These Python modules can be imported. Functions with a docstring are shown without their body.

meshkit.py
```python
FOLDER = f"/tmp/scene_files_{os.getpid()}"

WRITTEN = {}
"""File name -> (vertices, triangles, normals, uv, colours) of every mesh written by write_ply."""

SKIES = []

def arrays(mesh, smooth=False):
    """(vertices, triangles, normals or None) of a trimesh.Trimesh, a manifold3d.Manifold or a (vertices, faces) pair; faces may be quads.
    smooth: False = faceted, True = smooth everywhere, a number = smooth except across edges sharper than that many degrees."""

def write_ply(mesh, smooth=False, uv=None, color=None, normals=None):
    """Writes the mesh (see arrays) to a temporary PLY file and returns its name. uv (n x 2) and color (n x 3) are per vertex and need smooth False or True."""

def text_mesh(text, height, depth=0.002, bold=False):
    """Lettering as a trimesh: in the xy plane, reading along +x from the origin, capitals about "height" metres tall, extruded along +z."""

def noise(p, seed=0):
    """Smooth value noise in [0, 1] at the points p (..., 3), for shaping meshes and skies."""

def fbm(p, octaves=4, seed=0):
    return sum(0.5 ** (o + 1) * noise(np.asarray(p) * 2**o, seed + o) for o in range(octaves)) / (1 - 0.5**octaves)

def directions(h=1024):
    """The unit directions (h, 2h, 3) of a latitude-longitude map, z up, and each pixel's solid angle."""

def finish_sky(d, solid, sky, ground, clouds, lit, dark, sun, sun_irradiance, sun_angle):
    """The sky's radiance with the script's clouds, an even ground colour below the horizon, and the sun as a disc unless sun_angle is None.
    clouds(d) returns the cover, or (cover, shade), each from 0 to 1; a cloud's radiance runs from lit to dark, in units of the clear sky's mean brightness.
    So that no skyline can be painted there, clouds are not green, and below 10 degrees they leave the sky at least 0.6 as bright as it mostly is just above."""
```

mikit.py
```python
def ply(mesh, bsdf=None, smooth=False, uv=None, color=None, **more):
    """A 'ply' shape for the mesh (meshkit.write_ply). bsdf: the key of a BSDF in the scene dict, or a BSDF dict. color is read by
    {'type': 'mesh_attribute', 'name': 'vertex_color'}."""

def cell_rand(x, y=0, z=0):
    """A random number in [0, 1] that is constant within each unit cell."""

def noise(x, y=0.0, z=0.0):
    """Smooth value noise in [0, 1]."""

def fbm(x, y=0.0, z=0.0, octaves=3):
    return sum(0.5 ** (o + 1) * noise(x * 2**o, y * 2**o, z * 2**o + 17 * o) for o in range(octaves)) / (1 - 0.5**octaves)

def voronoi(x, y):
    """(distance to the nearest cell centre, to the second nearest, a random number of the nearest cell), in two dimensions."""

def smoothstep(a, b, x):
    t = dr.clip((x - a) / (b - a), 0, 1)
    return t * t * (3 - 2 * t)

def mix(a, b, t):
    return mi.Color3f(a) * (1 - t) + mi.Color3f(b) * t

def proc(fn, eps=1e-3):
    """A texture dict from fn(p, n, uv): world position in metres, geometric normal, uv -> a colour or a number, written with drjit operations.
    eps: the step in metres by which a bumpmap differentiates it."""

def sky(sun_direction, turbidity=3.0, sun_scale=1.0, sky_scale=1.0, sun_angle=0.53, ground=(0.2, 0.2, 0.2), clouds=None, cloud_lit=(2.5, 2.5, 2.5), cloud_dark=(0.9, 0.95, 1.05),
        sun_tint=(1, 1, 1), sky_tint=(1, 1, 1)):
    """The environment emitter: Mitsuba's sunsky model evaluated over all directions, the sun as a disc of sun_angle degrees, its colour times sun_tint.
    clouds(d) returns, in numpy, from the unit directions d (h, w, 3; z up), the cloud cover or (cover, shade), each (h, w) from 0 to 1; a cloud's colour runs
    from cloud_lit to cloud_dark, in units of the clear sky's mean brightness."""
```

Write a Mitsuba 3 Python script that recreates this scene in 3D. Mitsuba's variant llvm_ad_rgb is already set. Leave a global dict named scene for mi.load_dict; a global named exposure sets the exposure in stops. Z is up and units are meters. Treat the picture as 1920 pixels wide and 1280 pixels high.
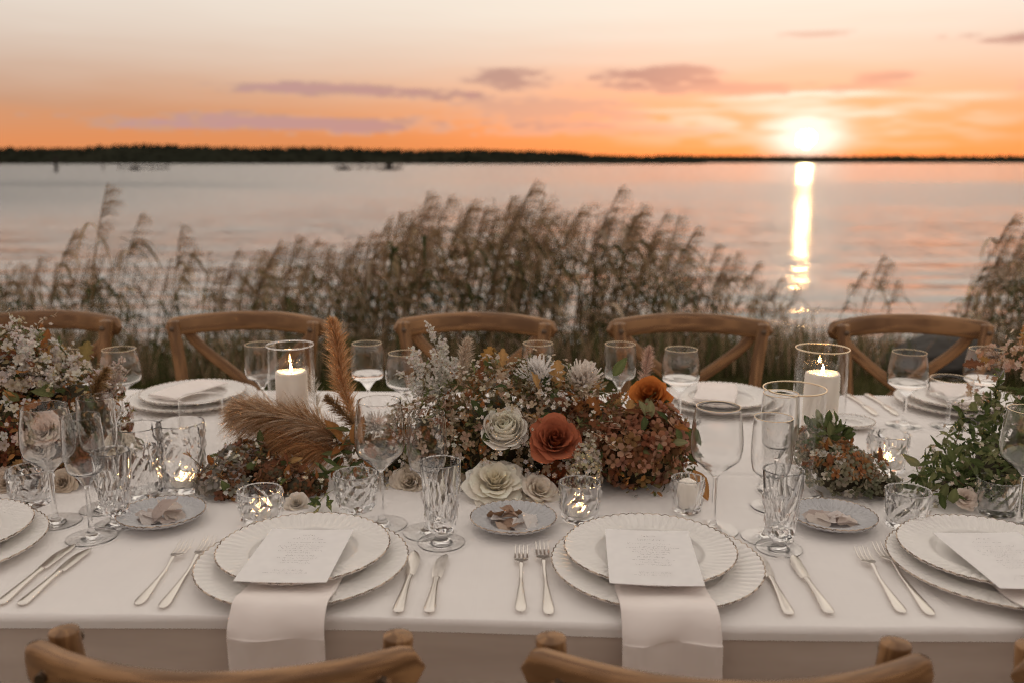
import math, random
import numpy as np, trimesh, shapely, drjit as dr, mitsuba as mi
import mikit, meshkit
from mikit import proc, noise, fbm, smoothstep, mix, cell_rand

T = mi.ScalarTransform4f
scene, labels = {}, {}
rng = np.random.default_rng(7)
random.seed(7)

# ------------------------------------------------------------------ camera, sky, exposure
EYE = np.array([0, 0, 1.377])
PITCH, YAW = math.radians(11.15), math.radians(1.7)
VIEW = np.array([-math.sin(YAW) * math.cos(PITCH), math.cos(YAW) * math.cos(PITCH), -math.sin(PITCH)])
scene['camera'] = {'type': 'thinlens', 'fov': 58.95, 'fov_axis': 'x', 'aperture_radius': 0.0054, 'focus_distance': 1.58,
                   'near_clip': 0.05, 'far_clip': 20000.0, 'to_world': T().look_at(origin=EYE.tolist(), target=(EYE + VIEW).tolist(), up=[0, 0, 1])}
exposure = 3.0
SUN = (0.27374571, 0.96152571, 0.0240)


def clouds(d):
    el = np.degrees(np.arcsin(np.clip(d[..., 2], -1, 1)))
    az = (np.degrees(np.arctan2(d[..., 0], d[..., 1]) - np.arctan2(SUN[0], SUN[1])) + 180) % 360 - 180      # degrees right of the sun
    ss = lambda a, b, x: (lambda t: t * t * (3 - 2 * t))(np.clip((x - a) / (b - a), 0, 1))
    n1 = meshkit.fbm(np.stack([az * .16, el * 1.5, 0 * el + 3], -1), 4)
    n2 = meshkit.fbm(np.stack([az * .30, el * 2.2, 0 * el + 8], -1), 3)
    n3 = meshkit.fbm(np.stack([az * 1.1, el * 9, 0 * el + 5], -1), 3)
    # the thin high veil: thickens upwards, brighter towards the sun
    cover = .05 + .87 * ss(.8, 10.0, el + (n1 - .5) * .8)
    ang = np.degrees(np.arccos(np.clip(d @ (np.array(SUN) / np.linalg.norm(SUN)), -1, 1))); near = np.exp(-(ang / 40) ** 1.5)
    shade = .50 - .28 * near + .12 * ss(85, 165, ang)
    # bright layers around the low sun
    wob = (n1 - .5) * .7
    band = lambda a, e, w, h: np.exp(-((az - a) / w) ** 2 - ((el + wob - e) / h) ** 2)
    g = .48 * band(0, 2.5, 11, 1.5) * (.5 + ss(.35, .7, n2)) + 1.0 * np.exp(-(az / 1.9) ** 2 - ((el - 1.4) / 1.5) ** 2)
    g = np.maximum(g, .85 * band(0, 3.75, 7, .3)); g = np.maximum(g, .8 * band(.3, 3.05, 3.2, .25)); g = np.maximum(g, .5 * band(-7, 3.1, 5, .3)); g = np.maximum(g, .55 * band(8, 3.6, 4, .4))
    g = np.clip(g, 0, 1)
    shade = shade * (1 - g); cover = np.maximum(cover, .92 * g)
    # long streaks: azimuth, elevation, half length, half height, density, tilt
    for a, e, w, h, k, t in ((-28, 4.25, 10.0, .46, 1.0, -.022), (-31, 2.25, 13.5, .66, 1.0, -.012), (-17.6, 4.95, 3.4, .8, .80, -.03), (-9.0, 5.15, 5.0, .62, .90, -.02), (-5.0, 4.40, 9.0, .5, .80, -.012), (4.1, 4.75, 2.8, .42, .85, .02),
                             (-15.5, 3.1, 7.5, 1.1, .55, -.01), (13, 6.5, 6.0, .42, .85, -.02), (0.2, 7.2, 2.6, .3, .40, 0), (13.5, 4.1, 4.2, .42, .50, 0), (-12, 1.9, 9, .4, .40, 0), (2, 4.2, 4.5, .3, .65, .03)):
        u = (az - a) / w; v = (el - e - t * (az - a)) / h
        m = ss(0, .55, 1 - np.sqrt(u * u + v * v) + (n2 - .5) * .9 + (n3 - .5) * .7) * k
        warm = .30 * np.exp(-(az / 8) ** 2)
        shade = shade * (1 - m) + m * (.98 - warm); cover = cover * (1 - m) + m * (.66 - .6 * warm)
    return cover, shade


scene['sky'] = mikit.sky(SUN, turbidity=2, sun_scale=.013, sun_angle=.85, sun_tint=(1, 1.9, -13), ground=(.12, .11, .1), clouds=clouds, cloud_lit=(13.5, 12.1, 9.9), cloud_dark=(2.4, 2.0, 2.6), sky_tint=(1, .55, .48))


# ------------------------------------------------------------------ materials
def rgb(*c): return {'type': 'rgb', 'value': list(c)}
VC = {'type': 'mesh_attribute', 'name': 'vertex_color'}
def two(b): return {'type': 'twosided', 'bsdf': b}
def bump(b, fn, scale, eps=1e-3): return {'type': 'bumpmap', 'arbitrary': proc(fn, eps), 'scale': scale, 'bsdf': b}
M = scene
M['mat_glass'] = {'type': 'dielectric', 'int_ior': 1.5, 'ext_ior': 1.0}
M['mat_pane'] = {'type': 'thindielectric', 'int_ior': 1.5}
M['mat_water_top'] = {'type': 'dielectric', 'int_ior': 1.33, 'ext_ior': 1.0}
M['mat_water_wall'] = {'type': 'dielectric', 'int_ior': 1.5, 'ext_ior': 1.33}

def linen_c(p, n, uv):
    w = noise(p.x * 900, p.y * 40, p.z * 40) * .5 + noise(p.x * 40, p.y * 900, p.z * 900) * .5
    return mix((.70, .67, .655), (.80, .775, .755), .25 * w + .75 * fbm(p.x * 7, p.y * 7, p.z * 7, 3))
def linen_b(p, n, uv):
    return .5 * noise(p.x * 700, p.y * 60, p.z * 60) + .5 * noise(p.x * 60, p.y * 700, p.z * 700) + 6 * fbm(p.x * 45, p.y * 45, p.z * 45, 2)
M['mat_linen'] = two(bump({'type': 'principled', 'base_color': proc(linen_c), 'roughness': .75, 'specular': .25, 'sheen': .5}, linen_b, .00012, 4e-4))
M['mat_skirt'] = two(bump({'type': 'principled', 'base_color': proc(lambda p, n, uv: mix((.44, .36, .31), (.60, .52, .46), fbm(p.x * 5, p.y * 5, p.z * 26, 4))), 'roughness': .8, 'specular': .2, 'sheen': .4}, linen_b, .00012, 4e-4))
M['mat_napkin'] = two(bump({'type': 'principled', 'base_color': proc(lambda p, n, uv: mix((.74, .675, .645), (.80, .745, .715), fbm(p.x * 30, p.y * 30, p.z * 9, 3))), 'roughness': .5, 'specular': .35, 'sheen': .6}, linen_b, .00008, 4e-4))
M['mat_porcelain'] = two({'type': 'principled', 'base_color': proc(lambda p, n, uv: mix((.66, .64, .62), (.74, .72, .69), fbm(p.x * 25, p.y * 25, p.z * 25, 2))), 'roughness': .22, 'specular': .5, 'clearcoat': .4, 'clearcoat_gloss': .9})
M['mat_blue_porcelain'] = two({'type': 'principled', 'base_color': proc(lambda p, n, uv: mix((.37, .375, .39), (.48, .48, .49), fbm(p.x * 40, p.y * 40, p.z * 40, 2))), 'roughness': .25, 'specular': .5, 'clearcoat': .4, 'clearcoat_gloss': .9})
M['mat_edge'] = two({'type': 'principled', 'base_color': proc(lambda p, n, uv: mix((.20, .15, .12), (.62, .5, .4), smoothstep(.35, .65, noise(p.x * 160, p.y * 160, p.z * 50)))), 'metallic': .6, 'roughness': .3})
M['mat_paper'] = two({'type': 'principled', 'base_color': proc(lambda p, n, uv: mix((.74, .725, .72), (.79, .775, .765), fbm(p.x * 90, p.y * 90, 0, 2))), 'roughness': .8, 'specular': .2})
M['mat_ink'] = two({'type': 'diffuse', 'reflectance': rgb(.20, .15, .14)})
M['mat_silver'] = two({'type': 'principled', 'base_color': rgb(.80, .76, .72), 'metallic': 1.0, 'roughness': proc(lambda p, n, uv: .14 + .16 * fbm(p.x * 120, p.y * 40, p.z * 40, 3))})
def wood_c(p, n, uv):
    g = fbm(uv.x * 11 + p.x * 2, uv.y * 110 + p.x * 5, 2, 4); f = noise(uv.x * 22 + 9 * p.y, uv.y * 520, 5)
    return mix(mix((.165, .086, .038), (.35, .192, .088), smoothstep(.25, .75, g)), (.12, .055, .024), .55 * smoothstep(.5, .85, f) + .3 * smoothstep(.6, .75, noise(uv.x * 9, uv.y * 200, p.x * 3)))
M['mat_wood'] = two({'type': 'principled', 'base_color': proc(wood_c), 'roughness': .42, 'specular': .4, 'clearcoat': .15})
M['mat_rattan'] = two({'type': 'principled', 'base_color': rgb(.34, .24, .14), 'roughness': .7})
M['mat_bolt'] = two({'type': 'principled', 'base_color': rgb(.14, .10, .07), 'metallic': .8, 'roughness': .4})
M['mat_rim_glow'] = two({'type': 'principled', 'base_color': rgb(.93, .76, .54), 'metallic': 1.0, 'roughness': .22})  # gold metal whose colour stands in for warm light on glass rims
M['mat_wax'] = two({'type': 'principled', 'base_color': rgb(.84, .79, .71), 'roughness': .45, 'specular': .4, 'sheen': .3})
M['mat_wick'] = two({'type': 'diffuse', 'reflectance': rgb(.03, .025, .02)})
M['mat_flame'] = {'type': 'diffuse', 'reflectance': rgb(.0, .0, .0)}
M['mat_petal'] = {'type': 'principledthin', 'base_color': VC, 'roughness': .55, 'spec_trans': 0.0, 'diff_trans': .5, 'eta': 1.4}
M['mat_leaf'] = {'type': 'principledthin', 'base_color': VC, 'roughness': .42, 'spec_trans': 0.0, 'diff_trans': .9, 'eta': 1.45}
M['mat_reed'] = {'type': 'principledthin', 'base_color': VC, 'roughness': .34, 'spec_trans': 0.0, 'diff_trans': 1.4, 'eta': 1.5}
M['mat_plant'] = two({'type': 'principled', 'base_color': VC, 'roughness': .7, 'specular': .3})
M['mat_lawn'] = two({'type': 'diffuse', 'reflectance': proc(lambda p, n, uv: mix((.035, .040, .016), (.10, .085, .040), fbm(p.x * 2.5, p.y * 2.5, 0, 4)))})
M['mat_rock'] = two(bump({'type': 'principled', 'base_color': proc(lambda p, n, uv: mix((.025, .024, .022), (.07, .062, .055), fbm(p.x * 6, p.y * 6, p.z * 6, 4))), 'roughness': .8}, lambda p, n, uv: fbm(p.x * 15, p.y * 15, p.z * 15, 3), .02))
M['mat_forest'] = two({'type': 'diffuse', 'reflectance': proc(lambda p, n, uv: mix((.012, .016, .012), (.035, .035, .024), fbm(p.x * .02, p.y * .02, p.z * .05, 3)))})
M['mat_pier'] = two({'type': 'diffuse', 'reflectance': proc(lambda p, n, uv: mix((.03, .028, .027), (.07, .06, .055), noise(p.x * 3, p.y * 3, p.z * 3)))})
def ruffled(p):
    """Where the breeze ruffles the lake: the open water to the left and a few drifting bands; calm close to the reeds."""
    q = smoothstep(.22, -.30, p.x / (dr.abs(p.y) + 25.0) + .5 * (fbm(p.x * .004, p.y * .022, 2, 3) - .5))
    return q * smoothstep(22, 60, p.y) + .45 * smoothstep(.52, .62, fbm(p.x * .006 + .01 * p.y, p.y * .03, 9, 2)) * smoothstep(30, 50, p.y) * smoothstep(130, 90, p.y)
def wave(p, n, uv):
    ruf = .75 + .6 * ruffled(p)
    near = smoothstep(160, 25, p.y)
    return ruf * ((fbm(p.x * .7, p.y * 3.0, 1, 3) - .5) * .045 * near + (fbm(p.x * .10, p.y * .75, 3, 4) - .5) * .16)
M['mat_lake'] = bump({'type': 'principled', 'base_color': rgb(.09, .10, .11), 'roughness': proc(lambda p, n, uv: .09 + .21 * ruffled(p)), 'anisotropic': .95, 'specular': .95}, wave, 1.0, .03)


# ------------------------------------------------------------------ helpers
used = {}
def numbered(name):
    """The key itself, or with the next three-digit number where it is taken."""
    k = used.get(name, 0); used[name] = k + 1
    return name if k == 0 else f'{name}_{k:03d}'
def thing(name, label, cat, group=None):
    key = numbered(name); labels[key] = {'label': label, 'category': cat}
    if group: labels[key]['group'] = group
    return key
def put(key, shape, to=None):
    scene[key] = shape if to is None else {**shape, 'to_world': T(np.asarray(to, float))}
    return key
def part(parent, name, shape, to=None, label=None, kind=None):
    key = put(numbered(parent + '__' + name), shape, to)
    if label or kind: labels[key] = {k: v for k, v in (('label', label), ('kind', kind)) if v}
    return key
def struct(name, shape, kind='structure', label=None):
    put(name, shape); labels[name] = {'kind': kind, **({'label': label} if label else {})}
def trs(x=0, y=0, z=0, rz=0, s=1.0, rx=0.0, ry=0.0):
    cz, sz = math.cos(rz), math.sin(rz)
    m = np.eye(4); m[:3, :3] = np.array([[cz, -sz, 0], [sz, cz, 0], [0, 0, 1]])
    if rx: c, q = math.cos(rx), math.sin(rx); m[:3, :3] = m[:3, :3] @ np.array([[1, 0, 0], [0, c, -q], [0, q, c]])
    if ry: c, q = math.cos(ry), math.sin(ry); m[:3, :3] = m[:3, :3] @ np.array([[c, 0, q], [0, 1, 0], [-q, 0, c]])
    m[:3, :3] = m[:3, :3] @ np.diag(np.broadcast_to(s, 3)); m[:3, 3] = (x, y, z)
    return m
def norm(v): v = np.asarray(v, float); return v / (np.linalg.norm(v, axis=-1, keepdims=True) + 1e-12)
def frame(pos, y, z, s=1.0):
    """Places a template that grows along its y and faces its z."""
    y = norm(y); x = norm(np.cross(y, z)); z = np.cross(x, y)
    m = np.eye(4); m[:3, 0], m[:3, 1], m[:3, 2], m[:3, 3] = x * s, y * s, z * s, pos
    return m
def grid_faces(n, m, wrap=False):
    i, j = np.meshgrid(np.arange(n - 1), np.arange(m if wrap else m - 1), indexing='ij'); k = (j + 1) % m
    q = np.stack([i * m + j, i * m + k, (i + 1) * m + k, (i + 1) * m + j], -1).reshape(-1, 4)
    return np.vstack([q[:, [0, 1, 2]], q[:, [0, 2, 3]]])
def tm(v, f): return trimesh.Trimesh(np.asarray(v, float).reshape(-1, 3), f, process=False)
def lathe(profile, n=40, ripple=None):
    pr = np.maximum(np.asarray(profile, float), [1e-5, -9]); a = np.arange(n) * 2 * np.pi / n
    r = np.repeat(pr[:, :1], n, 1); z = np.repeat(pr[:, 1:], n, 1)
    if ripple: r, z = ripple(r, z, a[None, :])
    return tm(np.stack([r * np.cos(a), r * np.sin(a), z], -1), grid_faces(len(pr), n, True))
def curve(pts, n=24):
    """A smooth line through the points (Catmull-Rom)."""
    p = np.asarray(pts, float); p = np.vstack([2 * p[0] - p[1], p, 2 * p[-1] - p[-2]])
    t = np.linspace(0, len(p) - 3 - 1e-9, n); i = t.astype(int); u = (t - i)[:, None]
    a, b, c, d = p[i], p[i + 1], p[i + 2], p[i + 3]
    return .5 * (2 * b + (c - a) * u + (2 * a - 5 * b + 4 * c - d) * u**2 + (3 * b - a - 3 * c + d) * u**3)
def sweep(path, hw, ht, up=(0, 0, 1), sides=12, power=2.0, caps=True):
    """A bar along the path with a superelliptic section hw wide and ht high (each a number or one per point); returns (mesh, uv)."""
    p = np.asarray(path, float); n = len(p); t = norm(np.gradient(p, axis=0)); up = np.broadcast_to(np.asarray(up, float), p.shape)
    s = norm(np.cross(t, up)); u = np.cross(s, t); hw, ht = np.broadcast_to(hw, n), np.broadcast_to(ht, n)
    a = np.arange(sides) * 2 * np.pi / sides; c, q = np.cos(a), np.sin(a)
    c, q = np.sign(c) * np.abs(c) ** (2 / power), np.sign(q) * np.abs(q) ** (2 / power)
    v = p[:, None] + s[:, None] * (hw[:, None] * c)[..., None] + u[:, None] * (ht[:, None] * q)[..., None]
    L = np.r_[0, np.cumsum(np.linalg.norm(np.diff(p, axis=0), axis=1))]
    uv = np.stack([np.repeat(L[:, None], sides, 1), np.repeat(np.abs(np.linspace(-1, 1, sides))[None] * .06, n, 0)], -1).reshape(-1, 2)
    f = grid_faces(n, sides, True); v = v.reshape(-1, 3)
    if caps:
        v = np.vstack([v, p[0], p[-1]]); uv = np.vstack([uv, [0, 0], [L[-1], 0]]); k = np.arange(sides)
        f = np.vstack([f, np.stack([(k + 1) % sides, k, k * 0 + n * sides], 1), np.stack([(n - 1) * sides + k, (n - 1) * sides + (k + 1) % sides, k * 0 + n * sides + 1], 1)])
    m = tm(v, f)
    if m.volume < 0: m = tm(v, f[:, ::-1])
    return m, uv
def bar(path, hw, ht, mat, **k):
    m, uv = sweep(path, hw, ht, **k); return mikit.ply(m, mat, smooth=True, uv=uv)
def scatter(v, f, mats, pos, col, tcol=None):
    """Copies of a small template as one mesh: mats (n,3,3), pos (n,3), col (n,3); tcol: the template's own tint per vertex."""
    n = len(pos); V = np.einsum('kij,nj->kni', mats, v) + pos[:, None]
    C = np.repeat(col[:, None], len(v), 1) * (1 if tcol is None else np.asarray(tcol)[None])
    F = (f[None] + (np.arange(n) * len(v))[:, None, None]).reshape(-1, 3)
    return V.reshape(-1, 3), F, np.clip(C.reshape(-1, 3), 0, 1)
def join(*vfc):
    V, F, C, at = [], [], [], 0
    for v, f, c in vfc: V.append(v); F.append(f + at); C.append(c); at += len(v)
    return np.vstack(V), np.vstack(F), np.vstack(C)
def cply(vfc, mat, smooth=True): return mikit.ply((vfc[0], vfc[1]), mat, smooth=smooth, color=vfc[2])
def aim(y, z, s=1.0, w=None):
    """(n,3,3) matrices with columns x, y, z from growth directions y and facing directions z."""
    y = norm(y); x = norm(np.cross(y, z)); z = np.cross(x, y)
    s = np.broadcast_to(s, len(y))[:, None]; w = s if w is None else np.broadcast_to(w, len(y))[:, None]
    return np.stack([x * w, y * s, z * s], -1)
def rdir(n): return norm(rng.normal(size=(n, 3)))
def pick(cols, n, jit=.15):
    c = np.asarray(cols, float)[rng.integers(0, len(cols), n)]
    return np.clip(c * (1 + rng.uniform(-jit, jit, (n, 1))) * (1 + rng.uniform(-.06, .06, (n, 3))), 0, 1)
# ------------------------------------------------------------------ the setting: lake, shore, hills
LAKE = -0.9
def sheet(x0, x1, y0, y1, nx, ny, h):
    X, Y = np.meshgrid(np.linspace(x0, x1, nx), np.linspace(y0, y1, ny)); v = np.stack([X, Y, h(X, Y)], -1).reshape(-1, 3)
    return tm(v, grid_faces(ny, nx))
def shore_z(x, y):
    """Height of the lawn: flat round the table, then a bank running down into the lake."""
    n = meshkit.fbm(np.stack([x * .8, y * .8, 0 * x], -1), 3) - .5
    t = np.clip((y - 5.6 - .5 * np.sin(x * .6) + .12 * x) / 5.5, 0, 3)
    return .08 * n - 1.15 * t
lv = sheet(-9000, 9000, 6.5, 15000, 3, 3, lambda x, y: 0 * x + LAKE)
struct('lake', mikit.ply(lv, 'mat_lake', smooth=True, uv=lv.vertices[:, [1, 0]] * [1, -1]))
struct('lawn', mikit.ply(sheet(-40, 40, -20, 13, 201, 133, shore_z), 'mat_lawn', smooth=True))
struct('ground', mikit.ply(sheet(-9000, 9000, -9000, 12.5, 3, 3, lambda x, y: 0 * x - 1.6), 'mat_lawn'))

def hills(name, pts, dist, depth, seed):
    """A ridge from (x, height over the lake) points at the given distance, with a canopy line."""
    p = np.array(pts, float); nx, ny = 420, 16
    x = np.linspace(p[0, 0], p[-1, 0], nx); top = np.interp(x, p[:, 0], p[:, 1])
    v = np.linspace(0, 1, ny)[:, None]
    prof = np.sin(np.clip(v * 1.25, 0, 1) * np.pi / 2) ** .45
    X = np.repeat(x[None], ny, 0); Y = dist + depth * v + 0 * X; rough = meshkit.fbm(np.stack([X / 60, Y / 60, 0 * X + seed], -1), 4)
    Z = LAKE + top[None] * prof * (.86 + .28 * (rough - .5)) * (1 + 0 * X); Z[-1] = LAKE - 1; Z[0] = LAKE - .5
    return x, top, tm(np.stack([X, Y, Z], -1), grid_faces(ny, nx))
near_x, near_top, m = hills('hills', [(-1469, 26.7), (-1118, 29.8), (-944, 28.9), (-858, 28.0), (-772, 26.3), (-737, 29.6), (-702, 34.5), (-659, 34.5), (-600, 31.2), (-472, 28.6), (-379, 29.4), (-312, 26.9), (-227, 23.6), (-177, 23.6), (-118, 25.2), (-68, 23.5), (-10, 21.9), (40, 20.2), (74, 16.1), (140, 10.4), (207, 3.9), (240, 1.4)], 1300, 420, 1)
struct('hills', mikit.ply(m, 'mat_forest', smooth=True), label='low dark wooded hills along the far left shore')
far_x, far_top, m2 = hills('ridge', [(-345, 27.3), (146, 33.5), (294, 31.3), (443, 29.2), (590, 35.4), (696, 31.2), (927, 29.1), (1137, 28.0), (1283, 29.0), (1450, 31.1), (1658, 27.9), (1906, 28.9), (2276, 30.9), (3092, 32.7), (4098, 26.4)], 3300, 900, 5)
struct('ridge', mikit.ply(m2, 'mat_forest', smooth=True), label='thin dark line of far hills under the setting sun')
crown = trimesh.creation.icosphere(1); cv = crown.vertices * (1 + .35 * (meshkit.noise(crown.vertices * 2.3)[:, None] - .5)) * [1, 1, 1.25]
def canopy(x, top, dist, depth, n, size):
    q = rng.uniform(x[0], x[-1], n); v = rng.uniform(.0, .85, n); t = np.interp(q, x, top)
    z = LAKE + t * np.sin(np.clip(v * 1.25, 0, 1) * np.pi / 2) ** .45 * .9; r = rng.uniform(.5, 1.2, n) * size
    mats = np.einsum('n,ij->nij', r, np.eye(3)) * np.stack([rng.uniform(.7, 1.1, n), rng.uniform(.7, 1.1, n), rng.uniform(.8, 1.6, n)], -1)[:, None, :]
    V, F, _ = scatter(cv, crown.faces, mats, np.stack([q, dist + depth * v, z], -1), np.ones((n, 3)))
    return tm(V, F)
struct('forest', mikit.ply(trimesh.util.concatenate([canopy(near_x, near_top, 1300, 420, 2600, 2.1), canopy(far_x, far_top, 3300, 900, 1800, 3.8)]), 'mat_forest', smooth=True), kind='stuff', label='dark forest canopy covering the hills across the lake')

# posts and jetties standing in the lake
def post_mesh(h, r, lean=0.0, z0=-2.0):
    m, uv = sweep(curve([(0, 0, z0), (lean * .4, 0, h * .5), (lean, .02, h)], 8), np.linspace(r * 1.1, r * .85, 8), np.linspace(r * 1.1, r * .85, 8), up=(0, 1, 0), sides=9)
    return m
def pole(x, y, h, r, lean, label):
    k = thing('mooring_post', label, 'post')
    part(k, 'pile', mikit.ply(post_mesh(h, r, lean), 'mat_pier', smooth=40), trs(x, y, LAKE))
    part(k, 'cap', mikit.ply(trimesh.creation.cylinder(r * 1.5, .25, sections=12), 'mat_pier', smooth=40), trs(x + lean, y, LAKE + h + .1))
pole(*(-116.37, 218.76), 3.4, .42, .1, 'thick dark mooring post in the water at the far left of the lake')
pole(*(-118.00, 246.43), 2.2, .16, -.25, 'thin leaning post in the lake, right of the thick mooring post')
def jetty(x, y, length, piles, label, humps):
    k = thing('jetty', label, 'jetty')
    part(k, 'deck', mikit.ply(trimesh.creation.box((length, 2.2, .28)), 'mat_pier'), trs(x, y, LAKE + .75))
    for i in range(7): part(k, 'leg', mikit.ply(post_mesh(.75, .14), 'mat_pier', smooth=40), trs(x - length / 2 + (i + .5) * length / 7, y - .6, LAKE))
    for u, h in piles: part(k, 'pile', mikit.ply(post_mesh(h, .17, .1), 'mat_pier', smooth=40), trs(x + u * length, y - .9, LAKE))
    for i, (u, w, h) in enumerate(humps):                                       # covered rowing boats lying alongside
        b = thing('rowing_boat', label_boat[(label[:4], i)], 'boat')
        s = np.linspace(-1, 1, 13); hw = (1 - np.abs(s) ** 2.6) * w * .22 + .02
        hull, _ = sweep(np.stack([s * w / 2, 0 * s, .25 + .16 * s**2], -1), hw, .34, sides=14)
        part(b, 'hull', mikit.ply(hull, 'mat_pier', smooth=40), trs(x + u * length, y - 2.6, LAKE))
        part(b, 'cabin', mikit.ply(trimesh.creation.box((w * .34, .9, h)).apply_translation((0, 0, .45 + h / 2)), 'mat_pier'), trs(x + u * length, y - 2.6, LAKE))
label_boat = {('long', 0): 'dark boat at the left end of the long jetty', ('long', 1): 'dark boat with a tall cabin at the right end of the long jetty', ('shor', 0): 'small dark boat moored beside the faint jetty on the far left'}
jetty(*(-52.99, 283.96), 21.0, ((-.47, 1.6), (-.1, 2.3), (.02, 1.4), (.12, 1.6), (.46, 2.0), (.505, 1.4), (.33, 2.9)), 'long low jetty with piles and boats far out on the lake', ((-.33, 4.4, .9), (.33, 6.0, 1.3)))
jetty(*(-122.25, 281.90), 15.0, ((-.5, 1.6), (-.12, 2.1), (.2, 1.4), (.36, 1.3), (.5, 2.4)), 'shorter faint jetty on piles near the left shore of the lake', ((-.12, 3.4, .8),))

# boulder at the water's edge
rk = trimesh.creation.icosphere(4); n_ = meshkit.fbm(rk.vertices * 1.6 + 3, 4)[:, None]; rv = rk.vertices * (.72 + .56 * n_) * [.36, .30, .17]
k = thing('boulder', 'dark rounded boulder at the water edge behind the rightmost far chair', 'boulder')
put(k, mikit.ply(tm(rv, rk.faces), 'mat_rock', smooth=True), trs(*(2.6899, 6.0000, 0.0945), rz=-.15, ry=-.2))

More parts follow.
